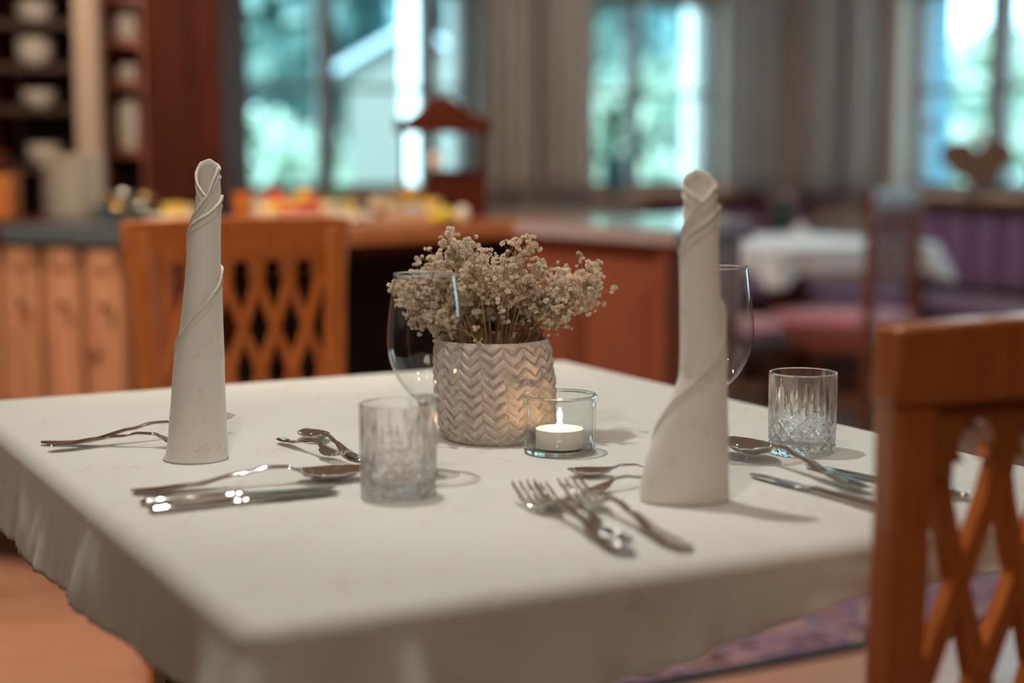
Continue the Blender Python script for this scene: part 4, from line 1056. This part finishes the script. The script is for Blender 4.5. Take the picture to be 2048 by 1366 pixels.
# cut crystal tumblers
def tumbler_mesh():
    H, R0 = .0905, .0375; nz, na = 150, 360
    def cut(a, z, j):
        t = z/H; d = 0.0
        NL = 14
        # long lance cuts, alternately tall and short
        for half, (zt, zb, wmax) in ((0, (.90, .40, .0042)), (.5, (.70, .36, .0036))):
            c = (a/(2*pi)*NL+half) % 1.0; c = min(c, 1-c)*2*pi*R0/NL
            if zb < t < zt:
                f = (t-zb)/(zt-zb); w_ = wmax*(sin(pi*f**.7) if half == 0 else sin(pi*f))*.9+.0002
                if c < w_: d = max(d, .0016*(1-c/w_)*min(1, w_/.002))
        if .04 < t < .5:                                       # crossing wedge cuts below
            for sg in (1, -1):
                k = (a/(2*pi)*NL + sg*(t*H)/.0165) % 1.0; k = min(k, 1-k)*2*pi*R0/NL
                fz = min(1, (t-.04)/.05, (.5-t)/.08)
                if k < .0034: d = max(d, .0018*(1-k/.0034)*fz)
            k = (t*H/.0072) % 1.0; k = min(k, 1-k)*.0072
            if t < .26: d = max(d, .0009*max(0, 1-k/.0018)*min(1, (t-.04)/.05))
        if t <= .045:
            k = (a/(2*pi)*NL*2) % 1.0; k = min(k, 1-k); d = max(d, .0016*(1-k*2))
        return -d
    outer = [(.0335, 0), (.0355, .0012)]+[(R0-.0012*(1-(i/nz))**3, .0025+(H-.0035)*i/nz) for i in range(nz+1)]
    no_ = len(outer)
    inner = [(R0-.0004, H), (R0-.0014, H+.0004), (R0-.0026, H-.0006), (R0-.0034, H*.75), (R0-.0042, H*.4), (R0-.006, .018), (R0-.012, .0125), (0, .0115)]
    g = G().lathe([(0, .001)]+outer+inner, na, fn=lambda a, z, j: cut(a, z, j) if 2 < j <= no_ else 0)
    return g
tum = None
def tumbler(px, py, label, rz):
    global tum
    p = onz(px, py); t = thing('crystal_tumbler', label, 'tumbler', (p.x, p.y, .75), rz)
    if tum is None: tum = tumbler_mesh().build('cut_glass_body', M_crystal, t, 30)
    else: piece(tum, 'cut_glass_body', t, (0, 0, 0))
tumbler(797, 991, 'cut crystal tumbler nearer the camera, left of the candle', .1)
tumbler(1603, 906, 'cut crystal tumbler at the right, beside the right spoon', .35)

# candle holder with tealight
p = onz(1119, 905); cp = Vector((p.x, p.y, .75))
hd = thing('glass_candle_holder', 'thick clear glass candle holder in front of the vase', 'candle holder', cp)
R0, H0 = .0400, .0655
G().lathe([(R0-.0005, .0065), (R0, .02), (R0, .05), (.0408, H0-.0030), (.0376, H0-.0030), (.0372, .03), (.0370, .0065)], 96, closed=True).build('glass_wall', M_holder, hd, 'all')
G().lathe([(.0376, H0-.0030), (.0408, H0-.0030), (.0413, H0-.0012), (.0403, H0+.0002), (.0388, H0+.0003), (.0376, H0-.0012)], 96, closed=True).build('glass_rim', M_base, hd, 'all')
G().lathe([(0, .0008), (.034, 0), (.0380, .0012), (.0393, .0035), (.0395, .0063), (.0368, .0063), (.030, .0058), (0, .0056)], 96).build('glass_base', M_base, hd, 'all')
tl_ = thing('tealight', 'lit white tealight inside the glass candle holder', 'candle', cp+Vector((0, 0, .0066)))
M_cupm = flat('clear white cup', (.80, .74, .68), .35)
G().lathe([(0, 0), (.0262, 0), (.0265, .0008), (.0265, .0205), (.0259, .0207), (.0257, .0190), (.0257, .001), (0, .001)], 64).build('candle_cup', M_cupm, tl_, True)
G().lathe([(0, .0011), (.0256, .0011), (.0256, .0188), (.022, .0182), (.010, .0174), (0, .0172)], 64).build('wax', M_wax, tl_, True)
G().tube([(0, 0, .0170), (.0002, 0, .0195), (.0008, 0, .0225)], .0006, 6).build('wick', M_dark, tl_)
def flame_mat():
    m = bpy.data.materials.new('flame'); m.use_nodes = True; n = m.node_tree; n.nodes.clear(); l = n.links
    o = n.nodes.new('ShaderNodeOutputMaterial'); e = n.nodes.new('ShaderNodeEmission'); e.inputs[0].default_value = (1, .60, .31, 1); e.inputs[1].default_value = 140
    l.new(e.outputs[0], o.inputs[0]); return m
G().lathe([(0, .0198), (.0014, .0204), (.0029, .0222), (.0035, .0245), (.0031, .0270), (.0020, .0298), (.0010, .0322), (.0003, .0340), (0, .0343)], 20).build('flame', flame_mat(), tl_, 'all')

# ------------------------------------------------------------------ cutlery
def ribbon(stations, nseg=8, flatb=False):
    """stations: (x, halfwidth, z_centre, thickness, dish). A solid strip; dish lowers the middle"""
    g = G(); vs = []; fs = []; n = nseg
    for (x, hw, z, th, dish) in stations:
        for side in (1, -1):
            for k in range(n+1):
                q = -1+2*k/n; q2 = q if side == 1 else -q
                zz = z-dish*(1-q2*q2)+side*th/2*sqrt(max(0, 1-abs(q2)**2.6)); vs.append((x, q2*hw, zz))
    m = 2*(n+1)
    for i in range(len(stations)-1):
        for k in range(m): fs.append((i*m+k, i*m+(k+1) % m, (i+1)*m+(k+1) % m, (i+1)*m+k))
    fs += [tuple(range(m)), tuple((len(stations)-1)*m+k for k in range(m))]
    return g.add(vs, fs)
def interp(tab, n):
    out = []; x0, x1 = tab[0][0], tab[-1][0]
    import bisect
    xs = [t[0] for t in tab]
    for i in range(n+1):
        x = x0+(x1-x0)*i/n; k = min(len(tab)-2, max(0, bisect.bisect_right(xs, x)-1)); a, b = tab[k], tab[k+1]
        f = (x-a[0])/(b[0]-a[0]); f = f*f*(3-2*f); out.append(tuple([x]+[a[j]+(b[j]-a[j])*f for j in range(1, 5)]))
    return out
# handle profile common to forks and spoons: tail at x=0
def handle_tab(L):
    return [(0, .0012, .0035, .0016, 0), (.004, .0075, .0032, .0022, 0), (.02, .0098, .003, .0026, 0), (.05, .0075, .005, .003, 0), (.09, .0038, .0115, .0034, 0), (.115, .0030, .0155, .0036, 0), (.132, .0033, .0150, .0034, 0)]
def fork_parts():
    head = [(.132, .0033, .0150, .0034, 0), (.140, .0060, .0118, .0026, .0004), (.148, .0108, .0085, .0022, .0012), (.158, .0125, .0062, .0020, .0016), (.163, .0125, .0056, .0018, .0016)]
    hg_ = ribbon(interp(handle_tab(0), 40)); nk = ribbon(interp(head, 14))
    tines = []
    for y in (-.0101, -.0034, .0034, .0101):
        dz = -.0016*(1-(y/.0125)**2)
        tt = [(.1625, .0023, .0056+dz, .0018, 0), (.180, .0021, .0066+dz*.6, .0018, 0), (.198, .0017, .0128, .0016, 0), (.206, .0007, .0172, .0012, 0)]
        g = ribbon(interp(tt, 12), 4); g.v = [(a, b+y, c) for a, b, c in g.v]; tines.append(g)
    return hg_, nk, tines, .206
def spoon_parts():
    hd_ = interp(handle_tab(0), 40)
    bt = [(.131, .0034, .0150, .0032, 0), (.138, .0060, .0125, .0024, .0012), (.148, .0150, .0105, .0018, .0045), (.160, .0195, .0098, .0016, .0072), (.174, .0205, .0098, .0016, .0078), (.188, .0165, .0102, .0016, .0058), (.196, .0105, .0108, .0015, .0028), (.2005, .0035, .0114, .0012, .0004)]
    return ribbon(hd_), ribbon(interp(bt, 30), 14), .2005
def knife_parts():
    ht = [(0, .0030, .0045, .005, 0), (.004, .0085, .0045, .0075, 0), (.02, .0095, .0048, .0085, 0), (.05, .0080, .0048, .0080, 0), (.088, .0062, .0048, .0070, 0), (.094, .0075, .0048, .0080, 0), (.098, .0060, .0048, .0066, 0), (.102, .0074, .0048, .0076, 0), (.106, .0058, .0048, .0060, 0)]
    bt = [(.105, .0062, .0045, .0030, 0), (.115, .0085, .0042, .0020, 0), (.14, .0098, .0038, .0016, 0), (.18, .0098, .0034, .0014, 0), (.197, .0075, .0032, .0013, 0), (.205, .0018, .0030, .0010, 0)]
    return ribbon(interp(ht, 60)), ribbon(interp(bt, 30), 6), .205
cache = {}
def lay(kind, tail, tip, label, ztip=.012, grp=None, dz=0, roll=0):
    p = onz(*tail); q = onz(tip[0], tip[1], .75+ztip); d = q-p; Lr = hypot(d.x, d.y)
    names = {'fork': 'fork', 'spoon': 'spoon', 'knife': 'knife', 'dfork': 'dessert_fork', 'dspoon': 'dessert_spoon'}
    k = kind.replace('d', '') if kind in ('dfork', 'dspoon') else kind
    t = thing(names[kind], label, k, (p.x, p.y, .7502+dz), atan2(d.y, d.x), grp)
    if k not in cache:
        if k == 'fork':
            a, b_, tn, L = fork_parts(); cache[k] = (L, [a.build('handle', M_steel, t, 'all'), b_.build('fork_head', M_steel, t, 'all')]+[x.build('tine', M_steel, t, 'all') for x in tn])
        elif k == 'spoon':
            a, b_, L = spoon_parts(); cache[k] = (L, [a.build('handle', M_steel, t, 'all'), b_.build('spoon_bowl', M_steel, t, 'all')])
        else:
            a, b_, L = knife_parts(); cache[k] = (L, [a.build('handle', M_steel, t, 'all'), b_.build('blade', M_steel, t, 'all')])
    else:
        for o in cache[k][1]: piece(o, o.name.split('.')[0], t, (0, 0, 0))
    s = Lr/cache[k][0]; t.scale = (s, s, s)
    if abs(roll) > 0: t.rotation_euler = (roll, 0, t.rotation_euler[2])
    print('LAY', kind, round(Lr, 3))
    return t
lay('fork', (82, 890), (440, 868), 'fork left of the left napkin, the farther of the two', .017)
lay('fork', (97, 905), (462, 836), 'fork left of the left napkin, the nearer one, crossing to behind the napkin', .017, dz=.004)
lay('dfork', (558, 886), (690, 903), 'dessert fork between the left napkin and the left tumbler', .015, dz=.003)
lay('dspoon', (724, 926), (611, 857), 'dessert spoon behind the dessert fork near the left tumbler', .010)
lay('spoon', (262, 990), (733, 938), 'soup spoon in front of the left napkin, topmost of its three', .010)
lay('knife', (281, 1013), (672, 976), 'middle knife in front of the left napkin', .002)
lay('knife', (298, 1028), (680, 985), 'nearest knife in front of the left napkin', .002)
lay('fork', (1261, 1116), (1046, 966), 'leftmost fork in front of the right napkin', .017)
lay('fork', (1258, 1086), (1073, 962), 'second fork from the left in front of the right napkin', .017, dz=.0)
lay('fork', (1378, 1107), (1137, 960), 'rightmost fork in front of the right napkin, with the longest visible handle', .017)
lay('dspoon', (1436, 950), (1134, 936), 'dessert spoon left of the right napkin, its handle behind the napkin', .010)
lay('dfork', (1385, 955), (1134, 974), 'dessert fork lying in front of the dessert spoon by the right napkin', .012)
lay('spoon', (1735, 992), (1461, 884), 'large spoon right of the right napkin, bowl up beside the tumbler', .012, dz=.004)
lay('knife', (1768, 1026), (1502, 949), 'knife right of the right napkin, under the large spoon', .002)
lay('knife', (1935, 1003), (1612, 932), 'knife reaching behind the nearest chair at right', .002)

# ------------------------------------------------------------------ rolled napkins
def napkin(label, base_px, sil, edge, y_shift=None, turns=(-1.5, 5.4), t_turn=.0015, seed=0, depth=.92):
    """sil: rows (py, left px, right px) top to bottom; edge: (phi in units of pi, py) the cut edge of the rolled cloth"""
    bp = onz(*base_px); D = bp.y
    o = thing('rolled_napkin', label, 'napkin', (bp.x, bp.y, .75))
    rows = []
    for (py, lx, rx) in sil:
        ysh = y_shift(py) if y_shift else 0
        l_, r_ = aty(lx, py, D+ysh), aty(rx, py, D+ysh)
        rows.append((l_.z-.75, (l_.x+r_.x)/2-bp.x, (r_.x-l_.x)/2, ysh))
    rows.sort()
    rows[0] = (0.0005,)+rows[0][1:]
    def at(z):
        if z <= rows[0][0]: return rows[0]
        for a, b in zip(rows, rows[1:]):
            if z <= b[0]:
                f = (z-a[0])/(b[0]-a[0]); return tuple(a[k]+(b[k]-a[k])*f for k in range(4))
        return rows[-1]
    zedge = [(ph, zat(py, D)-.75) for ph, py in edge]
    def g_(ph):
        if ph <= zedge[0][0]: return zedge[0][1]
        for a, b in zip(zedge, zedge[1:]):
            if ph <= b[0]: f = (ph-a[0])/(b[0]-a[0]); f = f*f*(3-2*f)*.35+f*.65; return a[1]+(b[1]-a[1])*f
        return zedge[-1][1]
    PT = turns[1]
    def pos(ph, z):
        _, cx, R_, ys = at(z)
        r = R_-.0004-t_turn*(PT-ph)/2*min(1, .4+z/.1)
        r += .0005*noise.noise(Vector((ph*2.2, z*30, seed)))
        a = -ph*pi
        return Vector((cx+r*cos(a), ys+r*depth*sin(a), z))
    n = int((turns[1]-turns[0])*40); m = 70; vs = []; fs = []
    for i in range(n+1):
        ph = turns[0]+(turns[1]-turns[0])*i/n; gz = g_(ph)
        for j in range(m+1):
            z = .0006+(gz-.0006)*j/m; vs.append(pos(ph, z))
    for i in range(n):
        for j in range(m): k = i*(m+1)+j; fs.append((k, k+1, k+m+2, k+m+1))
    ob = G().add(vs, fs).build('napkin_cloth', M_napkin, o, 'all')
    md = ob.modifiers.new('thickness', 'SOLIDIFY'); md.thickness = .0007; md.offset = 0
    # rolled hem along the cut edge and a second stitched line below it
    for dz, rad_, nm in ((0, .0014, 'hem'), (-.009, .0008, 'hem_stitching')):
        pts = [pos(turns[0]+(turns[1]-turns[0])*i/n, 0) for i in range(1)]
        pts = []
        for i in range(0, n+1):
            ph = turns[0]+(turns[1]-turns[0])*i/n; z = g_(ph)+dz
            if z > .002:
                q = pos(ph, z); c = at(z); v = Vector((q.x-c[1], q.y-c[3], 0))*1.0; v = v.normalized()*.0009; pts.append(q+v)
        G().tube(pts, rad_, 6).build(nm, M_hem, o, 'all')
    return o
silL = [(322, 386, 444), (345, 384, 447), (380, 384, 449), (420, 381, 448), (460, 374, 447), (500, 370, 446), (560, 367, 446), (620, 361, 447), (680, 353, 449), (740, 346, 451), (800, 342, 453), (860, 337, 455), (905, 332, 457), (921, 326, 458)]
edgeL = [(-1.5, 392), (-1.25, 372), (-1.0, 346), (-.75, 326), (-.5, 320), (-.3, 328), (0.0, 340), (.12, 336), (.25, 352), (.5, 397), (.75, 425), (1.0, 452), (1.5, 425), (2.0, 392), (2.15, 405), (2.5, 432), (2.8, 450), (3.0, 478), (3.5, 520), (4.0, 540), (4.2, 575), (4.5, 620), (4.8, 672), (5.0, 702), (5.4, 760)]
napkin('tall rolled cream napkin standing at the left, its spiral edge and tip sharp', (392, 918), silL, edgeL, seed=1)
silR = [(345, 1360, 1437), (375, 1357, 1441), (420, 1356, 1444), (500, 1356, 1444), (600, 1356, 1448), (690, 1356, 1455), (750, 1355, 1457), (780, 1345, 1458), (820, 1327, 1458), (860, 1311, 1459), (900, 1297, 1459), (940, 1285, 1459), (975, 1279, 1459), (1000, 1280, 1460), (1014, 1282, 1460)]
edgeR = [(-1.5, 402), (-1.25, 385), (-1.0, 372), (-.7, 350), (-.5, 341), (-.3, 350), (0.0, 374), (.2, 376), (.5, 405), (.75, 440), (1.0, 475), (1.5, 440), (2.0, 410), (2.3, 432), (2.5, 452), (3.0, 500), (3.6, 560), (4.0, 620), (4.2, 680), (4.5, 742), (4.8, 790), (5.0, 850), (5.4, 930)]
napkin('tall rolled cream napkin standing at the right, flared foot, slightly blurred', (1372, 1008), silR, edgeR, y_shift=lambda py: .0 if py < 760 else .028*((py-760)/250)**1.5*.5, seed=2, depth=.62)
